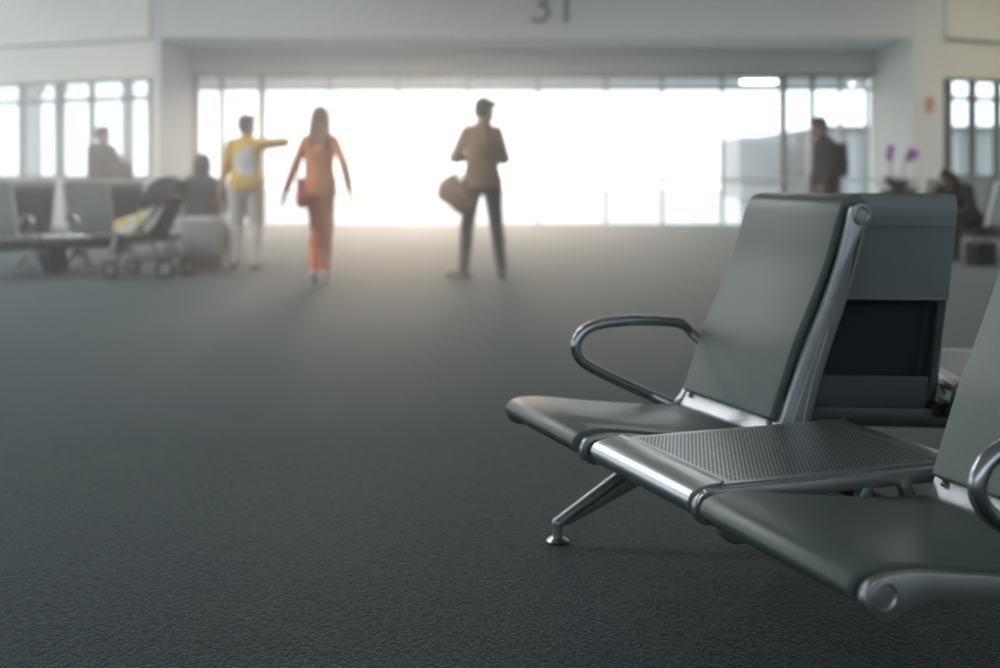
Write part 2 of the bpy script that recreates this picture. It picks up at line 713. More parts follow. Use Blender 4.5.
# ---- outside
M_APRON = noisy('concrete_apron', (0.45, 0.45, 0.44), (0.55, 0.55, 0.54), 0.2, 0.9)
bm = bmesh.new()
box(bm, (-160, 25.5, -4.3), (160, 400, -4.0))
structure('ground_apron', bm, M_APRON)
M_CANOPY = mat('canopy_board', (0.34, 0.35, 0.36), 0.7)
bm = bmesh.new()
box(bm, (-7, WIN_D + 0.28, 3.12), (8.4, 27.2, 3.4))
structure('roof_canopy', bm, M_CANOPY)
M_LAMP = emit('lamp_glow', (1.0, 0.90, 0.72), 26.0)
o = None
bm = bmesh.new()
box(bm, (px_x(742, 25.2), 25.1, 3.06), (px_x(776, 25.2), 25.3, 3.115), 0.01, 1)
tag(finish('tube_light', bm, emit('tube_glow', (0.95, 0.97, 1.0), 14.0)), 'long white tube light under the canopy above the wide window', 'light')
dl = None
for px, D in ((852, 25.5), (870, 25.2)):
    bm = bmesh.new()
    lathe(bm, [(0, 0), (0.07, 0), (0.07, 0.05), (0, 0.05)], 16)
    q = empty('downlight', (px_x(px, D), D, 3.065), 0, 'round warm downlight at the corner of the wide window, ' + ('next to the pillar' if px > 860 else 'the one further from the pillar'), 'light', 'downlights above the wide window')
    finish('bulb', bm, M_LAMP, q)
    bm = bmesh.new()
    lathe(bm, [(0.072, 0.0), (0.095, 0.0), (0.095, 0.052), (0.072, 0.052), (0.072, 0.0)], 16)
    finish('trim_ring', bm, M_FRAME_PALE, q)

M_CLAD = mat('ribbed_cladding', (0.10, 0.105, 0.11), 0.7)
n_, l_, b_ = nodes(M_CLAD)
tc = n_.new('ShaderNodeTexCoord')
wv = n_.new('ShaderNodeTexWave')
wv.inputs['Scale'].default_value = 0.5
wv.bands_direction = 'X'
l_.new(tc.outputs['Object'], wv.inputs['Vector'])
rp = n_.new('ShaderNodeValToRGB')
rp.color_ramp.elements[0].color = (0.18, 0.185, 0.19, 1)
rp.color_ramp.elements[1].color = (0.30, 0.305, 0.31, 1)
l_.new(wv.outputs['Fac'], rp.inputs['Fac'])
l_.new(rp.outputs['Color'], b_.inputs['Base Color'])
# ribbed building beyond the right end
bm = bmesh.new()
box(bm, (px_x(826, 42), 42, -4), (34, 52, px_z(129, 42)), 0.05, 1)
x = px_x(826, 42) + 0.6
while x < 33:
    box(bm, (x - 0.06, 41.86, -4), (x + 0.06, 42, px_z(129, 42) - 0.1))
    x += 1.1
ob = empty('terminal_building', (0, 0, 0), 0, 'long grey ribbed building outside, past the end of the wide window', 'building')
finish('wall', bm, M_CLAD, ob, smooth=False)
bm = bmesh.new()
box(bm, (px_x(824, 42), 41.7, px_z(129, 42)), (34.2, 52.2, px_z(126, 42)))
finish('roof_edge', bm, mat('roof_edge_grey', (0.12, 0.12, 0.125), 0.6), ob, smooth=False)
# jet bridge box
ob = empty('boarding_bridge', (0, 0, 0), 0, 'small grey boarding bridge cabin outside the wide window', 'boarding bridge')
bm = bmesh.new()
box(bm, (px_x(739, 45), 45, px_z(183, 45)), (px_x(780, 45), 49, px_z(136, 45)), 0.06, 2)
for k in range(5):
    xx = px_x(742 + k * 8.5, 45)
    box(bm, (xx - 0.05, 44.92, px_z(183, 45)), (xx + 0.05, 45.0, px_z(137, 45)))
finish('cabin', bm, mat('bridge_grey', (0.27, 0.275, 0.28), 0.6), ob, smooth=False)
bm = bmesh.new()
box(bm, (px_x(741, 45), 45.1, px_z(199, 45)), (px_x(778, 45), 48.8, px_z(183, 45)), 0.04, 1)
finish('floor_deck', bm, mat('bridge_deck_grey', (0.30, 0.30, 0.31), 0.6), ob, smooth=False)
bm = bmesh.new()
xm = px_x(759, 45)
lathe(bm, [(0.0, -4), (0.9, -4), (0.9, -3.7), (0.35, -3.5), (0.35, px_z(199, 45)), (0, px_z(199, 45))], 16, Matrix.Translation((xm, 47, 0)))
finish('support_column', bm, mat('bridge_column_grey', (0.35, 0.35, 0.36), 0.6), ob)
# slim mast
bm = bmesh.new()
lathe(bm, [(0, -4), (0.32, -4), (0.32, -3.7), (0.13, -3.6), (0.11, px_z(140, 44)), (0.2, px_z(139, 44)), (0.2, px_z(136, 44)), (0, px_z(136, 44))], 14, Matrix.Translation((px_x(799, 44), 44, 0)))
tag(finish('mast', bm, mat('mast_grey', (0.16, 0.16, 0.17), 0.5)), 'thin grey post outside between boarding bridge and ribbed building', 'post')
# pale posts beyond the folded window
for px, w, lab in ((31, 0.34, 'broad pale grey column outside the folded window, beside its wide mullion'), (60, 0.14, 'narrow grey column outside the folded window behind the standing man')):
    D = 30.0
    bm = bmesh.new()
    box(bm, (px_x(px, D) - w / 2, D, -4), (px_x(px, D) + w / 2, D + w, 3.4), 0.02, 2)
    box(bm, (px_x(px, D) - w / 2 - 0.08, D - 0.08, 3.2), (px_x(px, D) + w / 2 + 0.08, D + w + 0.08, 3.4), 0.02, 1)
    tag(finish('canopy_column', bm, mat('column_grey', (0.30, 0.30, 0.31), 0.6)), lab, 'column', 'columns outside the folded window')

# ---- gate number on the fascia
cu = bpy.data.curves.new('gate_number', 'FONT')
cu.body = '31'
cu.size = 1.0
cu.extrude = 0.012
cu.space_character = 0.95
t_ = bpy.data.objects.new('gate_tmp', cu)
COL.objects.link(t_)
dg = bpy.context.evaluated_depsgraph_get()
me = bpy.data.meshes.new_from_object(t_.evaluated_get(dg))
bpy.data.objects.remove(t_)
me.materials.clear()
me.materials.append(mat('sign_slate', (0.05, 0.08, 0.10), 0.5))
g = bpy.data.objects.new('gate_number', me)
COL.objects.link(g)
g.rotation_euler = (PI / 2, 0, 0)
g.location = (px_x(528, PIL_D), PIL_D - 0.014, px_z(23, PIL_D))
tag(g, 'dark slate gate number high on the pale fascia above the window', 'sign')

# ---- small notice on the right pillar
nt = empty('wall_notice', (px_x(929, PIL_D), PIL_D - 0.03, px_z(105, PIL_D)), 0, 'small orange notice fixed high on the cream pillar', 'sign')
bm = bmesh.new()
box(bm, (-0.075, -0.01, -0.15), (0.075, 0.01, 0.15), 0.004, 1)
finish('board', bm, mat('notice_orange', (0.62, 0.38, 0.22), 0.6), nt)
bm = bmesh.new()
box(bm, (-0.045, -0.014, -0.02), (0.045, -0.009, 0.09), 0.002, 1)
finish('picture', bm, mat('notice_red', (0.55, 0.22, 0.12), 0.6), nt)

# ================================================================== the beam seating
PW = 0.507                      # pitch of one place
ROW_ANG = math.atan2(-0.934, 0.357)          # local +x (row) in the world; local +y is the depth of the seat


SEAT_TOP = [(0.002, 0.364), (-0.030, 0.374), (-0.046, 0.397), (-0.030, 0.421), (0.014, 0.429), (0.08, 0.424), (0.19, 0.407), (0.31, 0.391), (0.42, 0.379), (0.492, 0.376)]
BACK_FRONT = [(0.517, 0.418), (0.536, 0.470), (0.565, 0.545), (0.592, 0.612), (0.638, 0.705), (0.685, 0.808), (0.716, 0.898), (0.737, 0.957), (0.755, 0.983), (0.785, 0.996), (0.812, 0.992), (0.832, 0.975)]
SHELL = [(0.02, 0.385), (0.10, 0.396), (0.25, 0.376), (0.40, 0.358), (0.47, 0.354), (0.522, 0.366), (0.552, 0.410), (0.590, 0.51), (0.636, 0.612), (0.686, 0.72), (0.728, 0.82), (0.758, 0.91), (0.785, 0.955)]
FRAME_POLY = [(-0.005, 0.418), (0.03, 0.421), (0.09, 0.416), (0.18, 0.401), (0.30, 0.381), (0.42, 0.367), (0.485, 0.372), (0.528, 0.402),
              (0.562, 0.482), (0.611, 0.598), (0.668, 0.715), (0.712, 0.820), (0.738, 0.902), (0.748, 0.940), (0.758, 0.966), (0.781, 0.976),
              (0.808, 0.966), (0.818, 0.943), (0.808, 0.915), (0.777, 0.880), (0.759, 0.845), (0.750, 0.790), (0.726, 0.695), (0.686, 0.595), (0.654, 0.510), (0.632, 0.440), (0.612, 0.380), (0.570, 0.338), (0.50, 0.322),
              (0.40, 0.324), (0.28, 0.338), (0.16, 0.360), (0.09, 0.368), (0.05, 0.360), (0.024, 0.350), (-0.004, 0.350), (-0.028, 0.366), (-0.035, 0.388), (-0.025, 0.410)]


def side_frame_bm(xc, out):
    """Cast side frame of a seat; out = +1 when its outer face looks towards +x."""
    bm = bmesh.new()
    poly = spline(FRAME_POLY, 4, True)
    h = 0.012
    prism(bm, poly, xc - h, xc + h, 0.004, 2)
    # bosses with recessed screw caps
    for (y, z, r) in ((0.0, 0.390, 0.026), (0.781, 0.943, 0.026)):
        Mx = Matrix.Translation((xc + out * h, y, z)) @ Matrix.Rotation(out * PI / 2, 4, 'Y')
        lathe(bm, [(r, -0.002), (r, 0.004), (r * 0.86, 0.005), (r * 0.72, 0.001), (r * 0.62, 0.001), (r * 0.56, 0.004), (0, 0.005)], 28, Mx)
    # raised bead along the lower back: the slot between its two lines
    bead = [(0.560, 0.395), (0.590, 0.470), (0.628, 0.560), (0.662, 0.640), (0.676, 0.652), (0.672, 0.630), (0.640, 0.545), (0.612, 0.460), (0.596, 0.390)]
    tube(bm, [(xc + out * h, p.x, p.y) for p in spline(bead, 5)], 0.0026, 6)
    return bm


def armrest_bm(xc, xf):
    path = [(0.588, 0.556), (0.566, 0.592), (0.535, 0.613), (0.480, 0.623), (0.362, 0.630), (0.262, 0.624), (0.212, 0.606), (0.188, 0.576), (0.188, 0.545), (0.212, 0.514), (0.270, 0.480), (0.362, 0.435), (0.440, 0.398), (0.500, 0.372)]
    path = [(y + (0.014 if xc < 0 else -0.018), z - 0.012) for y, z in path]
    bm = bmesh.new()
    P = spline(path, 6)
    n = len(P)
    pts = []
    for i, p in enumerate(P):
        t = i / (n - 1)
        k = min(1.0, t / 0.06, (1 - t) / 0.10)
        k = k * k * (3 - 2 * k)
        pts.append((xf + (xc - xf) * k, p.x, p.y))
    tube(bm, pts, 0.0155, 14)
    return bm


def seat_meshes():
    d = {}
    w = 0.223
    bm = bmesh.new()
    top = spline(SEAT_TOP, 6)
    prism(bm, thicken(top, lambda t: 0.030 if t > 0.12 else 0.012 + 0.15 * t, -1), -w, w, 0.009, 3, 60)
    d['seat_pad'] = (bm, M_PAD)
    bm = bmesh.new()
    front = spline(BACK_FRONT, 6)
    inner = [(0.796, 0.958), (0.762, 0.93), (0.728, 0.845), (0.684, 0.738), (0.634, 0.628), (0.586, 0.525), (0.551, 0.430), (0.538, 0.405)]
    prism(bm, list(front) + [Vector(p) for p in spline(inner, 5)], -w, w, 0.014, 4, 60)
    d['back_pad'] = (bm, M_PAD)
    for key, zend, W in (('rear_flap', 0.675, 0.224), ('rear_flap_wide', 0.675, 0.252), ('rear_flap_short', 0.885, 0.224)):
        bm = bmesh.new()
        rear = [(0.806, 0.995), (0.826, 0.986), (0.836, 0.960), (0.832, 0.925), (0.818, 0.885), (0.800, 0.83), (0.777, 0.76), (0.747, 0.675)]
        rear = [p for p in rear if p[1] >= zend - 0.001]
        prism(bm, thicken(spline(rear, 5), 0.010, -1), -W, W, 0.0045, 2, 60)
        if zend < 0.8:
            tube(bm, [(-W + 0.006, 0.8285, 0.905), (W - 0.006, 0.8285, 0.905)], 0.003, 6)       # seam cords
            tube(bm, [(-W + 0.004, 0.7495, 0.680), (W - 0.004, 0.7495, 0.680)], 0.004, 6)
        d[key] = (bm, M_PAD_BACK)
    bm = bmesh.new()
    prism(bm, [(0.573, 0.322), (0.580, 0.322), (0.596, 0.36), (0.620, 0.425), (0.613, 0.425), (0.588, 0.362)], -0.228, 0.228, 0.002, 1)
    d['rear_panel'] = (bm, M_PANEL)
    bm = bmesh.new()
    prism(bm, thicken(spline(SHELL, 6), 0.005, -1), -0.238, 0.238, 0.0012, 1, 60)
    d['shell'] = (bm, M_SHELL)
    bm = bmesh.new()
    prism(bm, thicken(spline([(0.47, 0.3595), (0.505, 0.364), (0.524, 0.378), (0.545, 0.412), (0.566, 0.462)], 5), 0.006, 1), -0.236, 0.236, 0.002, 1, 60)
    for sx in (-0.20, 0.20):
        for yy, zz in ((0.528, 0.402),):
            ellipsoid(bm, (sx, yy, zz), (0.007, 0.007, 0.007), u=10, v=6)
    d['lumbar_strip'] = (bm, M_STEEL)
    return d


SM = seat_meshes()


MESH = {}
for k, (bm, m) in SM.items():
    o = finish(k, bm, m)
    MESH[k] = o.data
    bpy.data.objects.remove(o)
for k, xc, out in (('side_frame_near', 0.2435, 1), ('side_frame_far', -0.2435, -1)):
    o = finish(k, side_frame_bm(xc, out), M_STEEL)
    MESH[k] = o.data
    bpy.data.objects.remove(o)
for k, xc, xf in (('armrest_near', 0.276, 0.25), ('armrest_far', -0.288, -0.25)):
    o = finish(k, armrest_bm(xc, xf), M_TUBE)
    MESH[k] = o.data
    bpy.data.objects.remove(o)


def inst(name, key, parent, loc=(0, 0, 0), rz=0.0):
    o = bpy.data.objects.new(name, MESH[key])
    o.parent = parent
    o.location = loc
    o.rotation_euler = (0, 0, rz)
    COL.objects.link(o)
    return o


def add_seat(bench, x, near_arm=False, far_arm=False, short=None, shell='shell', inner=False):
    s = inst('seat', shell, bench, (x, 0, 0))
    inst('seat_pad', 'seat_pad', s)
    inst('back_pad', 'back_pad', s)
    inst('rear_flap', short or 'rear_flap', s)
    inst('rear_panel', 'rear_panel', s)
    inst('lumbar_strip', 'lumbar_strip', s)
    inst('side_frame', 'side_frame_near', s)
    inst('side_frame', 'side_frame_far', s, (0.022, 0.03, -0.022) if inner else (0, 0, 0))
    if near_arm:
        inst('armrest', 'armrest_near', s)
    if far_arm:
        inst('armrest', 'armrest_far', s)
    return s


def table_meshes():
    w = 0.224
    bm = bmesh.new()
    top = [(0.034, 0.366), (0.008, 0.362), (-0.022, 0.370), (-0.036, 0.394), (-0.024, 0.417), (0.014, 0.4275), (0.05, 0.4285), (0.062, 0.4250), (0.30, 0.4235), (0.58, 0.4215), (0.625, 0.424), (0.672, 0.420), (0.690, 0.411)]
    prism(bm, thicken(spline(top, 5), 0.005, -1), -w, w, 0.0012, 1, 60)
    o = finish('table_top', bm, M_TABLE)
    MESH['table_top'] = o.data
    bpy.data.objects.remove(o)
    for key, xc, out in (('table_frame_near', 0.2355, 1), ('table_frame_far', -0.2355, -1)):
        bm = bmesh.new()
        h = 0.0115
        Y0, Y1 = -0.03, 0.70
        rail = [(-0.004, 0.418), (0.03, 0.422), (0.30, 0.4185), (0.62, 0.4165), (0.68, 0.415), (0.695, 0.40), (0.66, 0.385), (0.36, 0.388), (0.09, 0.388), (0.055, 0.382), (0.036, 0.366), (0.016, 0.354), (-0.010, 0.354), (-0.027, 0.372), (-0.031, 0.394), (-0.020, 0.412)]
        prism(bm, spline(rail, 3, True), xc - h, xc + h, 0.003, 2)
        low = [(0.05, 0.385), (0.10, 0.358), (0.25, 0.325), (0.45, 0.300), (0.60, 0.300), (0.66, 0.33), (0.69, 0.40), (0.66, 0.40), (0.63, 0.345), (0.58, 0.322), (0.45, 0.323), (0.27, 0.346), (0.14, 0.376), (0.10, 0.398)]
        prism(bm, low, xc - h, xc + h, 0.003, 2)
        for a, b in (((0.200, 0.402), (0.165, 0.355)), ((0.395, 0.402), (0.355, 0.322)), ((0.48, 0.402), (0.52, 0.312))):
            prism(bm, [(a[0] - 0.016, a[1]), (a[0] + 0.016, a[1]), (b[0] + 0.014, b[1]), (b[0] - 0.014, b[1])], xc - h, xc + h, 0.003, 2)
        Mx = Matrix.Translation((xc + out * h, 0, 0.394)) @ Matrix.Rotation(out * PI / 2, 4, 'Y')
        lathe(bm, [(0.027, -0.002), (0.027, 0.003), (0.021, 0.004), (0.017, -0.0005), (0, -0.0005)], 24, Mx)
        o = finish(key, bm, M_STEEL)
        MESH[key] = o.data
        bpy.data.objects.remove(o)


table_meshes()


def add_table(bench, x):
    t = inst('table_top', 'table_top', bench, (x, 0, 0))
    inst('table_frame', 'table_frame_near', t)
    return t


def leg_meshes():
    for key, foot, s in (('leg_front', 0.124, 1), ('leg_rear', 0.93, -1)):
        bm = bmesh.new()
        top_y, top_z = 0.52, 0.285
        a = Vector((foot, 0.055))
        b = Vector((top_y, top_z))
        d = (b - a).normalized()
        nrm = Vector((-d.y, d.x)) if s > 0 else Vector((d.y, -d.x))
        # round top spine
        tube(bm, [(0, p.x, p.y) for p in (a, a.lerp(b, .25), a.lerp(b, .5), a.lerp(b, .75), b)], lambda t: 0.016 + 0.004 * t, 14)
        ellipsoid(bm, (0, a.x, a.y), (0.0165, 0.0165, 0.0165))
        # web below it, deeper towards the beam
        web = [a + d * 0.01, b, b - nrm * 0.085, a.lerp(b, 0.5) - nrm * 0.052, a - nrm * 0.022 + d * 0.02]
        prism(bm, [(p.x, p.y) for p in web], -0.011, 0.011, 0.004, 2)
        tube(bm, [(0, foot, 0.056), (0, foot, 0.012)], 0.0145, 14)
        o = finish(key, bm, M_STEEL)
        MESH[key] = o.data
        bpy.data.objects.remove(o)
        bm = bmesh.new()
        lathe(bm, [(0, 0.0), (0.031, 0.0), (0.032, 0.006), (0.022, 0.012), (0.012, 0.016), (0.012, 0.030), (0, 0.030)], 22, Matrix.Translation((0, foot, 0)))
        o = finish(key + '_glide', bm, M_TUBE)
        MESH[key + '_glide'] = o.data
        bpy.data.objects.remove(o)


leg_meshes()


def add_leg(bench, x):
    for key in ('leg_front', 'leg_rear'):
        g = inst('leg', key, bench, (x, 0, 0))
        inst('foot_glide', key + '_glide', g)


def add_beam(bench, x0, x1):
    bm = bmesh.new()
    prism(bm, [(0.475, 0.255), (0.565, 0.255), (0.565, 0.318), (0.475, 0.318)], x0, x1, 0.008, 2)
    x = x0 + 0.25
    k = 0
    finish('beam', bm, M_BEAM, bench)


def add_brackets(bench, xs):
    for x in xs:
        bm = bmesh.new()
        prism(bm, [(0.44, 0.30), (0.60, 0.30), (0.62, 0.345), (0.42, 0.345)], x - 0.02, x + 0.02, 0.003, 1)
        finish('bracket', bm, M_BEAM, bench)


def bench(loc, ang, units, label, legs, short=None, ext=0.0):
    """units: string of S (seat), T (table), '.' (gap); a seat may be a (armrest far side), n (armrest near side)."""
    b = empty('waiting_bench', loc, ang, label, 'waiting bench', 'metal waiting benches')
    for i, u in enumerate(units):
        x = (i - 0.5) * PW + (0, 0.024, 0.028)[min(i, 2)]
        if u in 'San':
            add_seat(b, x, u == 'n', u == 'a', short, inner=u == 'n' and units[i - 1] == 'T')
        elif u == 'T':
            add_table(b, x)
    n = len(units)
    add_beam(b, -PW + 0.02 - ext, (n - 1) * PW - 0.02 + ext)
    add_brackets(b, [(i - 1) * PW for i in range(n + 1)][1:-1])
    for x in legs:
        add_leg(b, x)
    return b


# near bench: seat with an armrest on its far side, table, seat with an armrest on its near side
B0 = (0.228, 2.776)
bench((B0[0], B0[1], 0), ROW_ANG, 'aTn', 'close grey bench with armrests and a punched steel table between two seats', (-0.50, 0.97))
# the bench standing back to back with it
bench((1.44, 4.165, 0), PI - math.radians(6), 'TS', 'grey bench seen from behind, its padded flap over a dark back', (0.30, -0.40), 'rear_flap_wide')


# benches on the far left
a = Vector((0.77, 0.64)).normalized()
angL = math.atan2(a.y, a.x)
dL = Vector((-a.y, a.x))
a_row = a.copy()


def place(px, D):
    return Vector((px_x(px, D), D))


p = place(36, 11.7)
bench((p.x, p.y, 0), angL, 'nTa', 'far pale bench facing the hall, beside the stroller', (0.10, 0.62))
p = place(160, 14.4)
bench((p.x, p.y, 0), angL + PI, 'S.S.S', 'far bench turned away, its dark backs behind the pale seats', (-0.30, 0.6, 1.4), 'rear_flap_short')
# far right
p = place(925, 15.0)
bench((p.x, p.y, 0), ROW_ANG + 0.25, 'SSSn', 'far bench by the cream pillar with a dark-clothed person on it', (-0.30, 1.2))

# ================================================================== people
M_SKIN = noisy('skin', (0.42, 0.25, 0.17), (0.46, 0.28, 0.20), 6, 0.55)
M_HAIR = noisy('hair', (0.014, 0.011, 0.010), (0.03, 0.024, 0.02), 40, 0.5, stretch=(1, 1, 0.2))
M_EYE = mat('eye', (0.03, 0.02, 0.015), 0.2)


def two_bone(a, c, l1, l2, pole):
    """Middle joint of a limb from a to c bent towards pole."""
    a, c, pole = Vector(a), Vector(c), Vector(pole)
    d = c - a
    L = min(max(d.length, 0.05), (l1 + l2) * 0.999)
    u = d.normalized()
    x = (l1 * l1 - l2 * l2 + L * L) / (2 * L)
    h = math.sqrt(max(l1 * l1 - x * x, 0))
    p = pole - u * pole.dot(u)
    p = p.normalized() if p.length > 1e-5 else Vector((0, -1, 0))
    return a + u * x + p * h


def hand_shapes(bm, wrist, d, palm_n, curl, side):
    """Palm, four unequal fingers and a thumb; d points along the hand, palm_n out of the palm."""
    d = Vector(d).normalized()
    n = Vector(palm_n)
    n = (n - d * n.dot(d)).normalized()
    w = d.cross(n).normalized()                      # across the palm
    w = w * side                                     # towards the thumb
    W = Vector(wrist)
    for k in range(4):
        off = w * (0.027 - 0.018 * k)
        capsule(bm, W + off * 0.55, W + off + d * 0.085, 0.014, 0.0115, 8)
        L = (0.070, 0.078, 0.072, 0.056)[k]
        a = W + off + d * 0.085
        c1, c2 = curl * 0.7, curl * 1.6
        b = a + (d * math.cos(c1) + n * math.sin(c1)) * L * 0.5
        e = b + (d * math.cos(c2) + n * math.sin(c2)) * L * 0.5
        capsule(bm, a, b, 0.0102, 0.0094, 8)
        capsule(bm, b, e, 0.0094, 0.008, 8)
    a = W + w * 0.022 + d * 0.022
    b = a + (w * 0.7 + d * 0.7 + n * 0.25).normalized() * 0.042
    e = b + (w * 0.25 + d * 0.9 + n * 0.35).normalized() * 0.034
    capsule(bm, a, b, 0.014, 0.011, 8)
    capsule(bm, b, e, 0.011, 0.009, 8)


def rotX(a):
    return Matrix.Rotation(a, 3, 'X')


def rotZ(a):
    return Matrix.Rotation(a, 3, 'Z')


def person(loc, face, h, label, P, G):
    """A standing, walking or sitting figure. Local frame: front is -y, the figure's left is +x, feet at z = 0.
    P pose (metres for a 1.75 m figure), G garments."""
    k = h / 1.75
    S = lambda v: Vector(v) * k
    hip_c = Vector(P.get('hip', (0, 0, 0.93)))
    lean, twist = P.get('lean', 0.0), P.get('twist', 0.0)
    R = rotZ(twist) @ rotX(lean)

    def up(v):                                         # a point of the upper body, given upright from the hip centre
        return hip_c + R @ Vector(v)
    sw = P.get('shoulder', 0.185)
    hipw = P.get('hipw', 0.095)
    slim = P.get('slim', 1.0)
    hips = [hip_c + rotZ(P.get('hiptwist', 0)) @ Vector((s * hipw, 0, 0)) for s in (-1, 1)]
    shl = [up((s * sw, 0.01, 0.49)) for s in (-1, 1)]
    neck = up((0, 0.015, 0.535))
    HM = rotZ(P.get('yaw', 0.0)) @ rotX(P.get('pitch', 0.0) + lean * 0.5)
    headb = up((0, 0.0, 0.60))
    hc = headb + HM @ Vector((0, -0.015, 0.105))
    ank = [Vector(v) for v in P['ankles']]
    knees = [two_bone(hips[i], ank[i], 0.44, 0.425, P.get('kpole', [(0, -1, 0.1)] * 2)[i]) for i in (0, 1)]
    wr = [Vector(v) for v in P['wrists']]
    elb = [two_bone(shl[i], wr[i], 0.29, 0.255, P.get('epole', [(-.3, 1, -.2), (.3, 1, -.2)])[i]) for i in (0, 1)]

    hs, ar = P.get('hips', 1.0), P.get('armr', 1.0)

    def loft(bm, rows):
        rings = []
        for z, rx_, ry_, blend in rows:
            c = hip_c + (R if blend else Matrix.Identity(3)) @ Vector((0, 0.004, z))
            RR = R if blend else rotZ(P.get('hiptwist', 0))
            rings.append([bm.verts.new(S(c + RR @ Vector((rx_ * math.cos(2 * PI * j / 24), ry_ * math.sin(2 * PI * j / 24), 0)))) for j in range(24)])
        for A, B in zip(rings, rings[1:]):
            for j in range(24):
                q = (j + 1) % 24
                bm.faces.new((A[j], A[q], B[q], B[j]))
        bm.faces.new(list(reversed(rings[0])))
        bm.faces.new(rings[-1])

    def torso(bm, g, hem=0.0, gh=None):
        gh = g if gh is None else gh
        rows = [(0.22, 0.132 * slim + g, 0.100 + g, 1), (0.30, 0.140 * slim + g, 0.106 + g, 1), (0.38, 0.148 * slim + g, 0.108 + g, 1),
                (0.45, min(sw, 0.15) + g * 0.6, 0.092 + g, 1), (0.50, min(sw, 0.13) * 0.82 + g * .4, 0.076 + g * .8, 1), (0.535, 0.070 + g * .4, 0.062 + g * .5, 1), (0.555, 0.056 + g * .4, 0.054 + g * .4, 1)]
        low = []
        z = hem
        while z < 0.10:
            low.append((z, 0.160 * hs + gh, 0.116 + gh, 0))
            z += 0.05
        low.append((0.15, 0.140 * (slim + hs) / 2 + (g + gh) / 2, 0.106 + (g + gh) / 2, 1))
        loft(bm, low + rows)
        for i in (0, 1):
            capsule(bm, S(neck - Vector((0, 0, 0.01))), S(shl[i]), (0.044 + g * 0.5) * k, (0.046 * ar + g * .8) * k)
            capsule(bm, S(up((0, 0, 0.38))), S(shl[i]), (0.085 + g * 0.5) * k, (0.046 * ar + g * .8) * k)

    def pelvis(bm, g):
        ellipsoid(bm, S(hip_c + Vector((0, 0.005, 0.02))), ((0.156 * hs + g) * k, (0.110 + g) * k, (0.13 + g) * k), rotZ(P.get('hiptwist', 0)))
        for i in (0, 1):
            capsule(bm, S(hips[i]), S(hips[i] + (knees[i] - hips[i]) * 0.3 + Vector((0, 0.01, 0))), (0.094 * hs + g) * k, (0.084 * hs + g) * k)

    def leg(bm, i, g, g_low=None, stop=1.0):
        gl = g if g_low is None else g_low
        capsule(bm, S(hips[i]), S(knees[i]), (0.084 * hs + g) * k, (0.056 + (g + gl) / 2) * k)
        e = knees[i] + (ank[i] - knees[i]) * stop
        capsule(bm, S(knees[i]), S(e), (0.055 + (g + gl) / 2) * k, (0.036 + gl) * k)
        m = knees[i] + (ank[i] - knees[i]) * 0.3 + Vector((0, 0.018, 0))
        if gl < 0.03:
            ellipsoid(bm, S(m), ((0.048 + gl) * k, (0.05 + gl) * k, 0.12 * k))

    def arm(bm, i, g, t0=0.0, stop=1.0, lower=True):
        capsule(bm, S(shl[i]), S(elb[i] if lower else shl[i].lerp(elb[i], stop)), (0.047 * ar + g) * k, (0.040 * ar + g) * k)
        if lower:
            capsule(bm, S(elb[i]), S(elb[i].lerp(wr[i], stop)), (0.040 * ar + g) * k, (0.027 + g) * k)

    # ---------------- body: one continuous skin
    bm = bmesh.new()
    torso(bm, 0)
    pelvis(bm, 0)
    foot_dir = P.get('foot_dir', [(-0.15, -1, 0), (0.15, -1, 0)])
    for i in (0, 1):
        leg(bm, i, 0)
        arm(bm, i, 0)
        f = Vector(foot_dir[i]).normalized()
        heel = ank[i] - f * 0.03 + Vector((0, 0, -0.045))
        toe = ank[i] + f * 0.15 + Vector((0, 0, -0.055))
        capsule(bm, S(ank[i]), S(heel), 0.036 * k, 0.034 * k)
        capsule(bm, S(heel), S(toe), 0.034 * k, 0.026 * k)
        hd = P.get('hand_dir', [None, None])[i] or (wr[i] - elb[i])
        hand_shapes(bm, S(wr[i]), hd, P.get('palm', [(1, 0, 0), (-1, 0, 0)])[i], P.get('curl', [0.35, 0.35])[i], 1 if i == 0 else -1)
    capsule(bm, S(neck), S(headb + HM @ Vector((0, 0.0, 0.05))), 0.056 * k, 0.052 * k)
    hp = lambda v: S(hc + HM @ Vector(v))
    ellipsoid(bm, hp((0, 0.012, 0.025)), (0.076 * k, 0.094 * k, 0.096 * k), HM)
    ellipsoid(bm, hp((0, -0.018, -0.045)), (0.060 * k, 0.072 * k, 0.078 * k), HM)
    capsule(bm, hp((-0.022, -0.068, -0.105)), hp((0.022, -0.068, -0.105)), 0.020 * k, 0.020 * k, 8)      # chin
    capsule(bm, hp((0, -0.088, 0.005)), hp((0, -0.112, -0.040)), 0.009 * k, 0.015 * k, 8)                 # nose
    capsule(bm, hp((-0.014, -0.098, -0.044)), hp((0.014, -0.098, -0.044)), 0.010 * k, 0.010 * k, 8)
    capsule(bm, hp((-0.022, -0.083, -0.072)), hp((0.022, -0.083, -0.072)), 0.010 * k, 0.010 * k, 8)       # mouth
    for s in (-1, 1):
        capsule(bm, hp((s * 0.014, -0.088, 0.020)), hp((s * 0.046, -0.074, 0.018)), 0.011 * k, 0.010 * k, 8)   # brow
        capsule(bm, hp((s * 0.045, -0.062, -0.035)), hp((s * 0.055, -0.03, -0.03)), 0.020 * k, 0.018 * k, 8)   # cheek
        ellipsoid(bm, hp((s * 0.076, 0.008, -0.008)), (0.010 * k, 0.020 * k, 0.032 * k), HM)                   # ear
    body = fuse('person', bm, M_SKIN, None, 0.0075, 3)
    body.location = loc
    body.rotation_euler = (0, 0, face)
    tag(body, label, 'person')
    for s in (-1, 1):
        bm = bmesh.new()
        ellipsoid(bm, hp((s * 0.030, -0.080, -0.002)), (0.011 * k, 0.009 * k, 0.009 * k), HM)
        finish('eye', bm, M_EYE, body)
    # ---------------- hair
    bm = bmesh.new()
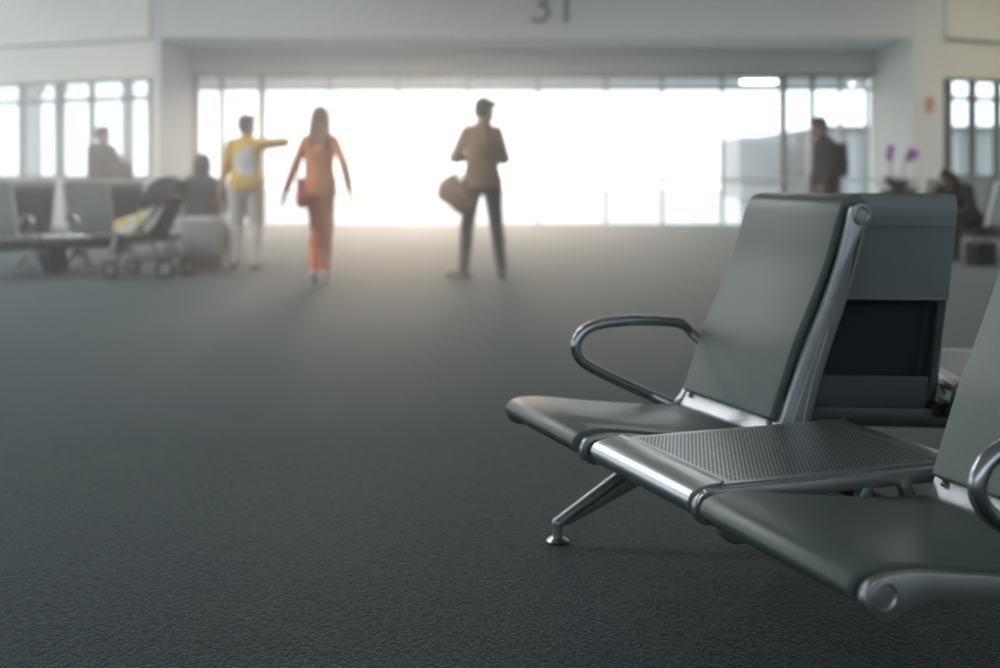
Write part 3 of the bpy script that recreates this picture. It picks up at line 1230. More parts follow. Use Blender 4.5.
    ellipsoid(bm, hp((0, 0.022, 0.036)), (0.083 * k, 0.098 * k, 0.098 * k), HM)
    style = G.get('hair', 'short')
    if style == 'short':
        ellipsoid(bm, hp((0, 0.045, -0.010)), (0.078 * k, 0.066 * k, 0.085 * k), HM)
        capsule(bm, hp((-0.05, -0.055, 0.085)), hp((0.05, -0.055, 0.085)), 0.032 * k, 0.032 * k)
    elif style == 'long':
        for s in (-1, 0, 1):
            capsule(bm, hp((s * 0.035, 0.05, 0.02)), hp((s * 0.065, 0.085, -0.20)), 0.052 * k, 0.046 * k)
            capsule(bm, hp((s * 0.065, 0.085, -0.20)), hp((s * 0.075, 0.11, -0.30)), 0.046 * k, 0.022 * k)
    elif style == 'bob':
        for s in (-1, 0, 1):
            capsule(bm, hp((s * 0.05, 0.035, 0.02)), hp((s * 0.078, 0.03, -0.12)), 0.062 * k, 0.050 * k)
    fuse('hair', bm, G.get('hair_mat', M_HAIR), body, 0.009, 3)
    # ---------------- clothes
    if 'trousers' in G:
        m, g, gl, stop = G['trousers']
        bm = bmesh.new()
        pelvis(bm, g)
        for i in (0, 1):
            leg(bm, i, g, gl, stop)
        fuse('trousers', bm, m, body, 0.010, 3)
    if 'top' in G:
        m, g, sleeve, hem = G['top']
        bm = bmesh.new()
        torso(bm, g, hem, max(g, G['trousers'][1] + 0.016))
        for i in (0, 1):
            if sleeve <= 0.5:
                arm(bm, i, g, stop=sleeve * 2, lower=False)
            else:
                arm(bm, i, g * 0.8, stop=(sleeve - 0.5) * 2)
        fuse('shirt', bm, m, body, 0.010, 3)
        if G.get('collar', True):
            bm = bmesh.new()
            c = S(neck + Vector((0, 0.0, 0.035)))
            lathe(bm, [(0.062 * k, -0.02 * k), (0.070 * k, -0.022 * k), (0.068 * k, 0.022 * k), (0.060 * k, 0.022 * k), (0.062 * k, -0.02 * k)], 20, Matrix.Translation(c) @ R.to_4x4())
            finish('collar', bm, m, body)
    for i in (0, 1):
        f = Vector(foot_dir[i]).normalized()
        hl = G.get('heel', 0.0)
        bm = bmesh.new()
        heel = ank[i] - f * 0.035 + Vector((0, 0, -0.045))
        toe = ank[i] + f * 0.165 + Vector((0, 0, -0.052 - hl))
        capsule(bm, S(ank[i]), S(heel), 0.042 * k, 0.042 * k)
        capsule(bm, S(heel), S(ank[i] + f * 0.08 + Vector((0, 0, -0.045 - hl * .6))), 0.040 * k, 0.038 * k)
        capsule(bm, S(ank[i] + f * 0.08 + Vector((0, 0, -0.045 - hl * .6))), S(toe), 0.038 * k, 0.030 * k)
        if hl:
            capsule(bm, S(heel), S(heel + Vector((0, 0, -hl - 0.02))), 0.026 * k, 0.012 * k)
        fuse('shoe', bm, G.get('shoes', M_DARKSHOE), body, 0.008, 2)
    return body, {'wr': [S(v) for v in wr], 'elb': [S(v) for v in elb], 'shl': [S(v) for v in shl], 'hip': S(hip_c), 'neck': S(neck), 'hc': S(hc), 'R': R, 'HM': HM, 'k': k}


def cloth(name, c, vary=0.12, rough=0.85):
    return noisy(name, c, tuple(v * (1 + vary) for v in c), 14, rough, 0, 0.25, 60, 0.25)


M_DARKSHOE = mat('shoe_leather', (0.02, 0.02, 0.022), 0.5)


def ground_pt(px, py):
    D = FPX * CAMH / (py - HORIZON)
    return (px_x(px, D), D, 0.0)


# --- woman in red walking to the window (seen from behind)
M_RED = cloth('coral_red_cloth', (0.62, 0.13, 0.06))
M_ORANGE = cloth('orange_red_cloth', (0.60, 0.22, 0.09))
M_SOLE = mat('pale_shoe', (0.55, 0.50, 0.46), 0.6)
D = 11.0
M_HAIR_FLARE = noisy('flare_tinted_hair', (0.16, 0.075, 0.035), (0.22, 0.11, 0.055), 40, 0.5, stretch=(1, 1, 0.2))  # dark hair warmed in its colour by the flare's orange light
wb, wi = person((px_x(320, D), D, 0), PI - 0.05, 1.68, 'long-haired person in an orange-red suit walking away, a red handbag at one side',
                dict(hip=(0, 0, 0.95), ankles=[(-0.005, -0.22, 0.125), (0.045, 0.10, 0.155)], kpole=[(0, -1, 0.1), (0, -1, 0.1)],
                     wrists=[(-0.30, 0.02, 0.95), (0.335, 0.05, 0.93)], epole=[(-.5, 1, 0), (.3, 1, 0)], shoulder=0.140, hipw=0.072, slim=0.92, hips=0.92, armr=0.85,
                     foot_dir=[(0, -1, -0.3), (0.02, -1, -0.55)]),
                dict(hair='long', hair_mat=M_HAIR_FLARE, trousers=(M_RED, 0.004, 0.016, 0.99), top=(M_ORANGE, 0.014, 0.96, -0.06), shoes=M_SOLE, heel=0.05))

# --- person in yellow, back to us, one arm raised to point
M_YELLOW = mat('yellow_cloth', (0.62, 0.40, 0.05), 0.85)
n, l, b = nodes(M_YELLOW)
tc = n.new('ShaderNodeTexCoord')
sp = n.new('ShaderNodeSeparateXYZ')
l.new(tc.outputs['Object'], sp.inputs[0])


def mth(n, l, op, a, bb=None, c=None):
    k = n.new('ShaderNodeMath')
    k.operation = op
    for i, v in enumerate((a, bb, c)):
        if v is None:
            continue
        if isinstance(v, (int, float)):
            k.inputs[i].default_value = v
        else:
            l.new(v, k.inputs[i])
    return k.outputs[0]


nz = n.new('ShaderNodeTexNoise')
nz.inputs['Scale'].default_value = 9
nz.inputs['Detail'].default_value = 3
l.new(tc.outputs['Object'], nz.inputs['Vector'])
ex = mth(n, l, 'DIVIDE', mth(n, l, 'SUBTRACT', sp.outputs[0], 0.0), 0.135)
ez = mth(n, l, 'DIVIDE', mth(n, l, 'SUBTRACT', sp.outputs[2], 1.20), 0.16)
rr = mth(n, l, 'ADD', mth(n, l, 'MULTIPLY', ex, ex), mth(n, l, 'MULTIPLY', ez, ez))
rr = mth(n, l, 'ADD', rr, mth(n, l, 'MULTIPLY', mth(n, l, 'SUBTRACT', nz.outputs['Fac'], 0.5), 1.6))
pr = mth(n, l, 'MULTIPLY', mth(n, l, 'LESS_THAN', rr, 0.9), mth(n, l, 'GREATER_THAN', sp.outputs[1], 0.0))
mx = n.new('ShaderNodeMix')
mx.data_type = 'RGBA'
mx.inputs[6].default_value = (0.62, 0.40, 0.05, 1)
mx.inputs[7].default_value = (0.62, 0.62, 0.64, 1)
l.new(pr, mx.inputs['Factor'])
l.new(mx.outputs[2], b.inputs['Base Color'])
M_PALEGREY = cloth('pale_grey_cloth', (0.58, 0.57, 0.56))
D = 12.7
yb, yi = person((px_x(246, D), D, 0), PI + 0.12, 1.70, 'person in a yellow shirt with a white print, arm raised to point',
                dict(hip=(0, 0, 0.94), ankles=[(-0.10, 0.03, 0.09), (0.13, 0.02, 0.09)],
                     wrists=[(-0.37, -0.36, 1.47), (0.29, -0.04, 0.90)], epole=[(-1, .35, .05), (.5, 1, 0)], shoulder=0.158,
                     hand_dir=[(-1, -0.25, 0.12), None], curl=[0.05, 0.4], palm=[(0, 0, -1), (-1, 0, 0)], yaw=-0.75,
                     foot_dir=[(-0.5, -1, 0), (0.35, -1, 0)]),
                dict(hair='short', trousers=(M_PALEGREY, 0.026, 0.040, 0.99), top=(M_YELLOW, 0.026, 0.66, -0.02), shoes=M_DARKSHOE))

# --- standing person with a shoulder bag, both arms bent
M_TAN_FLARE = cloth('flare_tan_cloth', (0.34, 0.21, 0.13))  # warm flare light put into the shirt's base colour
M_CHARC = cloth('charcoal_cloth', (0.035, 0.036, 0.04))
D = 11.55
mb, mi = person((px_x(482, D), D, 0), PI + 0.25, 1.80, 'short-haired person standing with both arms bent, bag at the hip',
                dict(hip=(0, 0, 0.95), ankles=[(-0.19, 0.03, 0.09), (0.16, -0.10, 0.09)], kpole=[(-.2, -1, 0), (.2, -1, 0)],
                     wrists=[(-0.05, -0.24, 1.17), (0.04, -0.25, 1.20)], epole=[(-1, .25, -.9), (1, .3, -.6)], shoulder=0.145,
                     yaw=-1.15, pitch=0.22, curl=[0.8, 0.8], palm=[(0.5, 0.3, 0.6), (-0.5, 0.3, 0.6)], lean=0.03,
                     foot_dir=[(-0.45, -1, 0), (0.9, -0.6, 0)]),
                dict(hair='short', trousers=(M_CHARC, 0.012, 0.014, 0.97), top=(M_TAN_FLARE, 0.020, 0.85, -0.05), shoes=M_DARKSHOE))


def at_person(body, v):
    return Matrix.Translation(body.location) @ Matrix.Rotation(body.rotation_euler.z, 4, 'Z') @ Vector(v)


# phone between the hands
c = at_person(mb, (mi['wr'][0] + mi['wr'][1]) / 2 + Vector((0, -0.105, 0.05)))
ph = empty('mobile_phone', c, mb.rotation_euler.z, 'small dark phone held in both hands of the person with the bag', 'phone')
bm = bmesh.new()
box(bm, (-0.038, -0.005, -0.07), (0.038, 0.005, 0.07), 0.004, 2, Matrix.Rotation(-0.6, 4, 'X'))
finish('case', bm, M_RUBBER, ph)
bm = bmesh.new()
box(bm, (-0.034, 0.0045, -0.064), (0.034, 0.0058, 0.064), 0.0005, 1, Matrix.Rotation(-0.6, 4, 'X'))
finish('screen', bm, mat('dark_screen', (0.02, 0.025, 0.03), 0.1), ph)

# bag hanging at that person's hip
bag = empty('shoulder_bag', (px_x(456, 11.5), 11.52, px_z(195, 11.5)), 0, 'full brown bag slung at the standing person\'s hip', 'bag')
M_BAG = cloth('bag_canvas', (0.28, 0.165, 0.09))  # lightened to tan: the flare's warmth is in the colour
bm = bmesh.new()
Mr = Matrix.Rotation(math.radians(33), 4, 'Y')
ellipsoid(bm, (0, 0, 0), (0.21, 0.105, 0.13), Mr.to_3x3())
ellipsoid(bm, Mr @ Vector((-0.09, 0, 0.02)), (0.11, 0.105, 0.15), Mr.to_3x3())
ellipsoid(bm, Mr @ Vector((0.09, 0, -0.02)), (0.12, 0.10, 0.13), Mr.to_3x3())
fuse('pouch', bm, M_BAG, bag, 0.010, 5)
bm = bmesh.new()
t0 = Vector((px_x(476, D), D + 0.14, 1.46)) - bag.location
pts = spline([Mr @ Vector((0.10, 0.09, 0.10)), t0 * 0.55 + Vector((0.04, 0.08, 0)), t0 + Vector((-0.05, 0.06, 0.02)), t0 + Vector((0.03, -0.14, 0.05)), t0 * 0.55 + Vector((0.06, -0.19, 0)), Mr @ Vector((0.10, -0.09, 0.10))], 8)
tube(bm, pts, 0.012, 8)
finish('strap', bm, M_BAG, bag)
bm = bmesh.new()
tube(bm, [Mr @ Vector((-0.16, 0.02, 0.10)), Mr @ Vector((-0.12, 0.0, 0.19)), Mr @ Vector((-0.03, 0.0, 0.19)), Mr @ Vector((0.0, 0.02, 0.11))], 0.011, 8)
finish('handle', bm, M_BAG, bag)
bm = bmesh.new()
pts = [Mr @ Vector((x, -0.108 * math.sqrt(max(0, 1 - (x / 0.23) ** 2)), 0.05)) for x in [-0.16 + 0.02 * i for i in range(17)]]
tube(bm, pts, 0.005, 6)
finish('zip', bm, M_STEEL, bag)

# red handbag at the walking person's side
hb = empty('handbag', (px_x(301, 10.9), 10.96, px_z(191, 10.9)), 0.1, 'soft red handbag at the side of the person in the orange-red suit', 'bag')
M_HB = cloth('red_bag', (0.62, 0.16, 0.13))
bm = bmesh.new()
box(bm, (-0.055, -0.045, -0.15), (0.055, 0.045, 0.13), 0.03, 4)
ellipsoid(bm, (0, 0, -0.08), (0.065, 0.055, 0.09))
fuse('pouch', bm, M_HB, hb, 0.009, 3)
bm = bmesh.new()
tube(bm, spline([(-0.035, 0, 0.10), (-0.02, 0.0, 0.28), (0.05, 0.02, 0.50), (0.055, 0.02, 0.50), (0.03, 0.0, 0.28), (0.035, 0, 0.10)], 6), 0.007, 8)
finish('handle', bm, M_HB, hb)

# --- dark-haired person behind the luggage trolley
M_NAVY = cloth('dark_grey_jacket', (0.05, 0.053, 0.06))
D = 13.2
person((px_x(203, D), D, 0), PI * 0.8, 1.66, 'dark-haired person in a dark jacket crouching behind the pale suitcase',
       dict(hip=(0, 0.10, 0.54), ankles=[(-0.13, 0.02, 0.09), (0.13, -0.04, 0.09)], kpole=[(-.3, -1, .6), (.3, -1, .6)], lean=0.15,
            wrists=[(-0.16, -0.34, 0.72), (0.16, -0.34, 0.72)], epole=[(-1, .6, 0), (1, .6, 0)], shoulder=0.19, slim=1.1, curl=[0.8, 0.8]),
       dict(hair='bob', trousers=(M_CHARC, 0.018, 0.02, 0.97), top=(M_NAVY, 0.040, 0.97, 0.0), shoes=M_DARKSHOE))

# --- dark figure by the folded window, behind the seats
M_GREYCOAT = cloth('grey_coat', (0.075, 0.08, 0.082))
D = 17.0
lb, li = person((px_x(101, D), D, 0), math.radians(60), 1.76, 'person in a dark grey coat standing by the folded window behind the far seats',
                dict(ankles=[(-0.11, 0, 0.09), (0.11, 0.03, 0.09)], wrists=[(-0.24, -0.10, 0.88), (0.22, -0.22, 0.98)], shoulder=0.165, slim=1.1, lean=0.04, yaw=0.35,
                     epole=[(-1, .6, 0), (1, .6, 0)], curl=[0.9, 0.9]),
                dict(hair='short', trousers=(M_CHARC, 0.018, 0.02, 0.97), top=(M_GREYCOAT, 0.040, 0.97, -0.22), shoes=M_DARKSHOE))
c = Vector((px_x(124, 16.9), 16.85, px_z(177, 16.9)))
bg_ = empty('carry_bag', c, 0.2, 'dark bag with a yellow pocket carried in front of the grey-coated person', 'bag')
bm = bmesh.new()
box(bm, (-0.15, -0.08, -0.22), (0.15, 0.08, 0.16), 0.05, 4)
ellipsoid(bm, (0.02, 0, 0.14), (0.13, 0.08, 0.08))
fuse('pouch', bm, cloth('bag_dark', (0.035, 0.04, 0.042)), bg_, 0.012, 3)
bm = bmesh.new()
box(bm, (-0.13, -0.095, -0.17), (0.0, -0.075, -0.03), 0.012, 2)
finish('pocket', bm, cloth('bag_yellow', (0.42, 0.40, 0.16)), bg_)
bm = bmesh.new()
tube(bm, spline([(-0.10, 0, 0.13), (-0.11, 0, 0.24), (-0.03, 0, 0.30), (0.05, 0, 0.25), (0.07, 0, 0.17)], 6), 0.012, 8)
finish('handle', bm, M_RUBBER, bg_)

# --- dark figure in front of the right end of the wide window
M_BLACK = cloth('black_cloth', (0.028, 0.030, 0.033))
D = 14.6
person((px_x(827, D), D, 0), math.radians(-80), 1.79, 'person in dark clothes standing at the end of the wide window, near the orchids',
       dict(ankles=[(-0.10, 0, 0.09), (0.10, 0.02, 0.09)], wrists=[(-0.17, -0.12, 0.90), (0.17, -0.12, 0.90)], shoulder=0.17, yaw=-0.1, pitch=0.25, lean=0.10,
            epole=[(-1, .7, -.4), (1, .7, -.4)], curl=[0.7, 0.7]),
       dict(hair='short', trousers=(M_BLACK, 0.015, 0.018, 0.97), top=(M_BLACK, 0.024, 0.95, -0.12), shoes=M_DARKSHOE))
# their backpack
bk = empty('backpack', (px_x(838, 14.6), 14.62, 1.24), math.radians(-60), 'dark backpack on the person standing at the end of the wide window', 'backpack')
bm = bmesh.new()
box(bm, (-0.13, -0.07, -0.22), (0.13, 0.07, 0.22), 0.05, 4)
finish('main_pocket', bm, cloth('backpack_cloth', (0.04, 0.045, 0.045)), bk)
bm = bmesh.new()
box(bm, (-0.10, 0.06, -0.19), (0.10, 0.11, 0.02), 0.03, 3)
finish('front_pocket', bm, cloth('backpack_pocket', (0.05, 0.055, 0.055)), bk)

# --- seated person on the far right bench
D = 14.35
person((px_x(968, D) , D, 0), ROW_ANG + 0.25, 1.68, 'person in black sitting hunched on the far bench by the cream pillar',
       dict(hip=(0, 0, 0.53), ankles=[(-0.12, -0.50, 0.09), (0.12, -0.46, 0.09)], kpole=[(0, -.3, 1), (0, -.3, 1)], lean=0.68, pitch=0.5,
            wrists=[(-0.10, -0.52, 0.60), (0.10, -0.52, 0.60)], epole=[(-1, .3, -.2), (1, .3, -.2)], curl=[0.9, 0.9], shoulder=0.19),
       dict(hair='bob', trousers=(M_BLACK, 0.015, 0.018, 0.97), top=(M_BLACK, 0.035, 0.97, 0.0), shoes=M_DARKSHOE))
hbm = empty('tote_bag', (px_x(981, 13.4), 13.4, 0), 0.4, 'black tote bag on the floor in front of the hunched sitting person', 'bag')
bm = bmesh.new()
box(bm, (-0.17, -0.09, 0.0), (0.17, 0.09, 0.27), 0.035, 3)
finish('pouch', bm, M_BLACK, hbm)
bm = bmesh.new()
tube(bm, spline([(-0.09, 0, 0.26), (-0.08, 0, 0.36), (0, 0, 0.41), (0.08, 0, 0.36), (0.09, 0, 0.26)], 6), 0.009, 8)
finish('handle', bm, M_RUBBER, hbm)

# ================================================================== luggage trolley and suitcase
D = 12.55
tr = empty('luggage_trolley', (px_x(203, D), D, 0), 0.08, 'low dark luggage trolley carrying the pale suitcase beside the stroller', 'trolley')
M_TROL = mat('trolley_dark', (0.03, 0.032, 0.035), 0.5, 0.4)
bm = bmesh.new()
box(bm, (-0.215, -0.30, 0.10), (0.215, 0.30, 0.135), 0.012, 2)
box(bm, (-0.205, -0.315, 0.06), (0.205, -0.285, 0.16), 0.01, 2)
finish('platform', bm, M_TROL, tr)
bm = bmesh.new()
tube(bm, spline([(-0.200, 0.28, 0.12), (-0.200, 0.30, 0.5), (-0.200, 0.36, 0.86), (-0.17, 0.38, 0.90), (0.17, 0.38, 0.90), (0.200, 0.36, 0.86), (0.200, 0.30, 0.5), (0.200, 0.28, 0.12)], 8), 0.014, 10)
tube(bm, [(-0.200, 0.295, 0.45), (0.200, 0.295, 0.45)], 0.010, 8)
finish('push_handle', bm, M_TROL, tr)
for sx in (-0.165, 0.165):
    for sy in (-0.24, 0.24):
        bm = bmesh.new()
        lathe(bm, [(0.0, -0.018), (0.045, -0.018), (0.052, -0.010), (0.052, 0.010), (0.045, 0.018), (0, 0.018)], 20, Matrix.Translation((sx, sy, 0.052)) @ Matrix.Rotation(PI / 2, 4, 'Y'))
        w = finish('wheel', bm, M_RUBBER, tr)
        bm = bmesh.new()
        lathe(bm, [(0.0, -0.021), (0.022, -0.021), (0.022, 0.021), (0, 0.021)], 14, Matrix.Translation((sx, sy, 0.052)) @ Matrix.Rotation(PI / 2, 4, 'Y'))
        finish('hub', bm, M_STEEL, w)
sc_ = empty('suitcase', (px_x(203, D), D, 0.136), 0.08, 'pale grey suitcase standing on the dark luggage trolley', 'suitcase')
M_CASE = mat('case_shell', (0.36, 0.36, 0.37), 0.4)
bm = bmesh.new()
box(bm, (-0.215, -0.15, 0.03), (0.215, 0.15, 0.46), 0.035, 3)
for i in range(7):
    x = -0.165 + i * 0.055
    box(bm, (x - 0.010, -0.157, 0.07), (x + 0.010, -0.145, 0.42), 0.004, 1)
finish('shell', bm, M_CASE, sc_)
bm = bmesh.new()
tube(bm, spline([(-0.07, 0, 0.46), (-0.065, 0, 0.49), (0, 0, 0.495), (0.065, 0, 0.49), (0.07, 0, 0.46)], 5), 0.009, 8)
finish('handle', bm, M_RUBBER, sc_)
bm = bmesh.new()
box(bm, (-0.218, -0.004, 0.035), (0.218, 0.004, 0.463), 0.003, 1)
finish('zip', bm, M_RUBBER, sc_)
for sx in (-0.17, 0.17):
    for sy in (-0.10, 0.10):
        bm = bmesh.new()
        lathe(bm, [(0, -0.010), (0.022, -0.010), (0.025, 0), (0.022, 0.010), (0, 0.010)], 14, Matrix.Translation((sx, sy, 0.025)) @ Matrix.Rotation(PI / 2, 4, 'Y'))
        finish('wheel', bm, M_RUBBER, sc_)

# ================================================================== stroller (front wheels to the picture's left)
D = 11.9
st = empty('stroller', (px_x(149, D), D, 0), math.radians(-12), 'dark stroller with patterned yellow and white lining and a raised hood', 'stroller')
M_SFRAME = mat('stroller_frame', (0.10, 0.105, 0.115), 0.4, 0.6)
M_SFAB = cloth('stroller_cloth', (0.055, 0.06, 0.068))
M_SBASK = cloth('stroller_basket', (0.30, 0.30, 0.31))
M_LIN = mat('stroller_lining', (0.7, 0.7, 0.66), 0.85)
n, l, b = nodes(M_LIN)
tc = n.new('ShaderNodeTexCoord')
vo = n.new('ShaderNodeTexVoronoi')
vo.inputs['Scale'].default_value = 8
l.new(tc.outputs['Object'], vo.inputs['Vector'])
rp = n.new('ShaderNodeValToRGB')
rp.color_ramp.interpolation = 'CONSTANT'
rp.color_ramp.elements[0].color = (0.70, 0.55, 0.14, 1)
rp.color_ramp.elements[1].position = 0.42
rp.color_ramp.elements[1].color = (0.72, 0.72, 0.68, 1)
l.new(vo.outputs['Distance'], rp.inputs['Fac'])
l.new(rp.outputs['Color'], b.inputs['Base Color'])
for sy in (-0.22, 0.22):
    bm = bmesh.new()
    tube(bm, spline([(-0.30, sy, 0.10), (-0.08, sy, 0.40), (0.16, sy, 0.66), (0.40, sy, 0.94), (0.46, sy, 0.98)], 6), 0.014, 10)
    tube(bm, [(0.30, sy, 0.12), (0.10, sy, 0.44), (-0.02, sy, 0.52)], 0.013, 10)
    tube(bm, [(-0.16, sy, 0.28), (0.24, sy, 0.22)], 0.010, 8)
    finish('side_frame', bm, M_SFRAME, st)
bm = bmesh.new()
tube(bm, [(0.46, -0.235, 0.98), (0.46, 0.235, 0.98)], 0.019, 10)
finish('push_handle', bm, M_RUBBER, st)
for (x, sy, r) in ((-0.31, -0.22, 0.085), (-0.31, 0.22, 0.085), (0.31, -0.24, 0.105), (0.31, 0.24, 0.105)):
    bm = bmesh.new()
    Mx = Matrix.Translation((x, sy, r)) @ Matrix.Rotation(PI / 2, 4, 'X')
    lathe(bm, [(r * .70, -0.016), (r * .92, -0.02), (r, -0.010), (r, 0.010), (r * .92, 0.02), (r * .70, 0.016), (r * .70, -0.016)], 24, Mx)
    w = finish('wheel', bm, M_RUBBER, st)
    bm = bmesh.new()
    lathe(bm, [(0, -0.014), (r * .24, -0.018), (r * .24, 0.018), (0, 0.014)], 14, Mx)
    for q in range(5):
        a = 2 * PI * q / 5
        capsule(bm, Mx @ Vector((0, 0, 0)), Mx @ Vector((r * .74 * math.cos(a), r * .74 * math.sin(a), 0)), 0.010, 0.010, 8)
    finish('hub', bm, M_SBASK, w)
bm = bmesh.new()
seat_prof = [(-0.26, 0.47), (-0.20, 0.43), (0.02, 0.43), (0.10, 0.47), (0.26, 0.82)]
Mp = Matrix.Rotation(PI / 2, 4, 'Z')
prism(bm, [(-x, z) for x, z in thicken(spline(seat_prof, 5), 0.03, -1)], -0.20, 0.20, 0.01, 2, 60, Mp)
finish('seat', bm, M_SFAB, st)
bm = bmesh.new()
prism(bm, [(-x, z) for x, z in thicken(spline([(-0.24, 0.485), (-0.18, 0.458), (0.01, 0.458), (0.08, 0.50), (0.22, 0.80)], 5), 0.035, 1)], -0.185, 0.185, 0.014, 3, 60, Mp)
finish('lining', bm, M_LIN, st)
# side wings that show the lining
YZ = Matrix(((0, 1, 0, 0), (1, 0, 0, 0), (0, 0, 1, 0), (0, 0, 0, 1)))
for sy in (-0.215, 0.203):
    bm = bmesh.new()
    prism(bm, spline([(-0.27, 0.47), (-0.05, 0.43), (0.14, 0.50), (0.29, 0.76), (0.26, 0.88), (0.13, 0.86), (0.02, 0.68), (-0.14, 0.62), (-0.26, 0.58)], 4, True), 0, 0.012, 0.005, 2, 40, Matrix.Translation((0, sy, 0)) @ YZ)
    finish('side_wing', bm, M_LIN, st)
bm = bmesh.new()
prism(bm, [(-0.36, 0.24), (-0.30, 0.24), (-0.24, 0.46), (-0.30, 0.47)], -0.17, 0.17, 0.012, 2, 40, Matrix(((0, 1, 0, 0), (1, 0, 0, 0), (0, 0, 1, 0), (0, 0, 0, 1))))
finish('footrest', bm, M_SBASK, st)
# hood: bowed cloth over three hoops
bm = bmesh.new()
hoops = []
for q in range(9):
    a = math.radians(205 - 150 * q / 8)
    hoops.append([Vector((0.22 + 0.27 * math.cos(a) * math.sin(PI * (0.08 + 0.84 * j / 12)) ** 0.6, 0.235 * math.cos(PI * j / 12), 0.74 + 0.30 * max(math.sin(a), -0.2) * math.sin(PI * j / 12) ** 0.55)) for j in range(13)])
vv = [[bm.verts.new(p) for p in h_] for h_ in hoops]
for A, B in zip(vv, vv[1:]):
    for j in range(12):
        bm.faces.new((A[j], A[j + 1], B[j + 1], B[j]))
bmesh.ops.solidify(bm, geom=bm.faces[:], thickness=0.012)
hood = finish('hood', bm, M_SFAB, st)
bm = bmesh.new()
for q in (0, 4, 8):
    tube(bm, hoops[q], 0.008, 8)
finish('hoop', bm, M_SFRAME, hood)
bm = bmesh.new()
box(bm, (-0.14, -0.18, 0.17), (0.26, 0.18, 0.36), 0.05, 4)
finish('basket', bm, M_SBASK, st)
bm = bmesh.new()
box(bm, (0.10, -0.192, 0.30), (0.16, -0.178, 0.34), 0.003, 1)
finish('tag', bm, mat('yellow_tag', (0.6, 0.5, 0.1), 0.6), st)

# dark bag under the far left seats
q_ = place(36, 11.7) + a_row * 0.45 + dL * 0.85
db = empty('travel_bag', (q_.x, q_.y, 0), angL + PI / 2, 'black travel bag on the floor under the far pale seats', 'bag')
bm = bmesh.new()
box(bm, (-0.19, -0.11, 0.0), (0.19, 0.11, 0.27), 0.04, 3)
finish('body', bm, M_BLACK, db)
bm = bmesh.new()
tube(bm, spline([(-0.10, 0, 0.26), (-0.09, 0, 0.32), (0.09, 0, 0.32), (0.10, 0, 0.26)], 6), 0.010, 8)
finish('handle', bm, M_RUBBER, db)

# ================================================================== orchids in a planter by the pillar
D = 18.5
pl = empty('orchid_planter', (px_x(898, D), D, 0), 0.3, 'tall dark planter of purple orchids in front of the right pillar', 'plant')
bm = bmesh.new()
lathe(bm, [(0, 0), (0.20, 0), (0.22, 0.02), (0.27, 0.76), (0.29, 0.78), (0.29, 0.82), (0.25, 0.82), (0.24, 0.76), (0, 0.76)], 28)
finish('pot', bm, mat('planter_dark', (0.04, 0.042, 0.045), 0.45), pl)
bm = bmesh.new()
lathe(bm, [(0, 0.755), (0.245, 0.755), (0.245, 0.785), (0, 0.80)], 24)
finish('soil', bm, mat('soil', (0.03, 0.022, 0.016), 0.95), pl)
M_LEAF = noisy('leaf', (0.016, 0.035, 0.018), (0.025, 0.05, 0.025), 8, 0.4)
M_STEM = mat('stem', (0.05, 0.09, 0.03), 0.5)
M_PETAL = noisy('orchid_petal', (0.36, 0.09, 0.46), (0.48, 0.16, 0.58), 20, 0.5)
rnd = random.Random(3)
for i in range(34):
    a = rnd.uniform(0, 2 * PI)
    L = rnd.uniform(0.28, 0.50)
    el = rnd.uniform(0.25, 1.25)
    u = Vector((math.cos(a), math.sin(a), 0))
    s_ = Vector((-math.sin(a), math.cos(a), 0))
    bm = bmesh.new()
    rows = []
    for j in range(8):
        t = j / 7
        c = Vector((0, 0, 0.79)) + u * (0.06 + L * t * math.cos(el)) + Vector((0, 0, L * t * math.sin(el) - 0.16 * t * t))
        wv_ = 0.045 * math.sin(PI * min(0.97, 0.12 + 0.88 * t)) ** 0.7 + 0.002
        rows.append([bm.verts.new(c + s_ * wv_ * q + Vector((0, 0, 0.012 * abs(q)))) for q in (-1, 0, 1)])
    for A, B in zip(rows, rows[1:]):
        for q in (0, 1):
            bm.faces.new((A[q], A[q + 1], B[q + 1], B[q]))
    bmesh.ops.solidify(bm, geom=bm.faces[:], thickness=0.003)
    finish('leaf', bm, M_LEAF, pl)


def blossom(bm, c, r, M):
    for q in range(5):
        a = 2 * PI * q / 5 + PI / 2
        Mq = M @ Matrix.Rotation(a, 3, 'Z')
        ellipsoid(bm, c + Mq @ Vector((r * 0.55, 0, 0.004)), (r * 0.55, r * (0.42 if q in (1, 4) else 0.30), 0.004), Mq, 10, 6)
    ellipsoid(bm, c + M @ Vector((0, -0.25 * r, 0.012)), (r * 0.2, r * 0.28, r * 0.2), M, 8, 6)


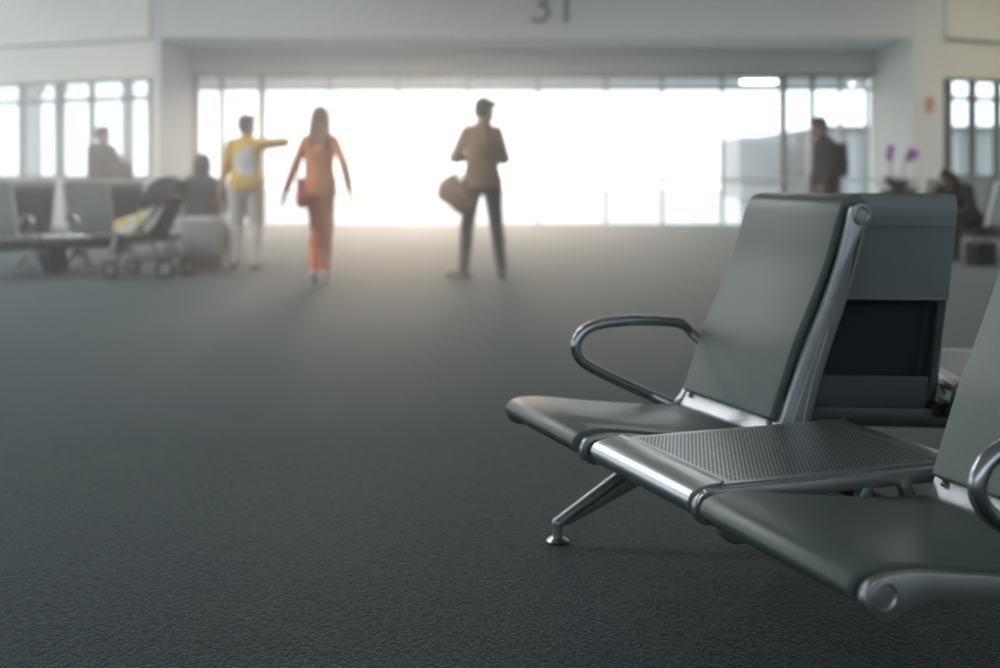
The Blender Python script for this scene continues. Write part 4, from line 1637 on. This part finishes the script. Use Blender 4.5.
for (dx, dy, top) in ((-0.20, -0.03, 1.50), (-0.12, 0.08, 1.40), (0.13, -0.05, 1.46), (0.20, 0.06, 1.36)):
    bm = bmesh.new()
    path = spline([(dx * 0.3, dy * 0.3, 0.78), (dx * 0.7, dy, 1.1), (dx, dy * 1.2, top - 0.06), (dx * 1.15, dy * 1.3 - 0.05, top), (dx * 1.2, dy - 0.14, top - 0.07)], 6)
    tube(bm, path, 0.006, 8)
    stem_ = finish('stem', bm, M_STEM, pl)
    for q in range(6):
        c = path[int(len(path) * (0.50 + 0.08 * q))] + Vector((rnd.uniform(-.05, .05), -0.03, rnd.uniform(-.05, .03)))
        bm = bmesh.new()
        blossom(bm, c, 0.055, Euler((PI / 2 + rnd.uniform(-.5, .3), rnd.uniform(-.4, .4), rnd.uniform(-.6, .6))).to_matrix())
        finish('flower', bm, M_PETAL, stem_)


# ================================================================== haze volume added in the far half, standing in for flare veil
M_HAZE = bpy.data.materials.new('haze')
M_HAZE.use_nodes = True
hn, hl = M_HAZE.node_tree.nodes, M_HAZE.node_tree.links
hn.remove(hn['Principled BSDF'])
vs = hn.new('ShaderNodeVolumeScatter')
vs.inputs['Color'].default_value = (0.98, 0.98, 1.0, 1)
vs.inputs['Anisotropy'].default_value = 0.82
htc = hn.new('ShaderNodeTexCoord')
hsp = hn.new('ShaderNodeSeparateXYZ')
hl.new(htc.outputs['Object'], hsp.inputs[0])
hmr = hn.new('ShaderNodeMapRange')
hmr.interpolation_type = 'SMOOTHSTEP'
hmr.inputs['From Min'].default_value = -1.0
hmr.inputs['From Max'].default_value = 4.0
hmr.inputs['To Min'].default_value = 0.037
hmr.inputs['To Max'].default_value = 0.004
hl.new(hsp.outputs[0], hmr.inputs['Value'])
hl.new(hmr.outputs[0], vs.inputs['Density'])
hl.new(vs.outputs[0], hn['Material Output'].inputs['Volume'])
bm = bmesh.new()
hz_out = [(-13.8, 4.5), (13.8, 4.5), (13.8, 23.8), (8.4, 21.55), (-6.6, 21.55), (-13.8, 24.5)]
lo_ = [bm.verts.new((x, y, 0.01)) for x, y in hz_out]
hi_ = [bm.verts.new((x, y, CEIL - 0.12)) for x, y in hz_out]
bm.faces.new(lo_)
bm.faces.new(hi_)
for i in range(6):
    q = (i + 1) % 6
    bm.faces.new((lo_[i], lo_[q], hi_[q], hi_[i]))
hz = finish('haze', bm, M_HAZE, smooth=False)
tag(hz, 'thin haze added in the far half of the hall for flare glow', 'haze', None, 'stuff')
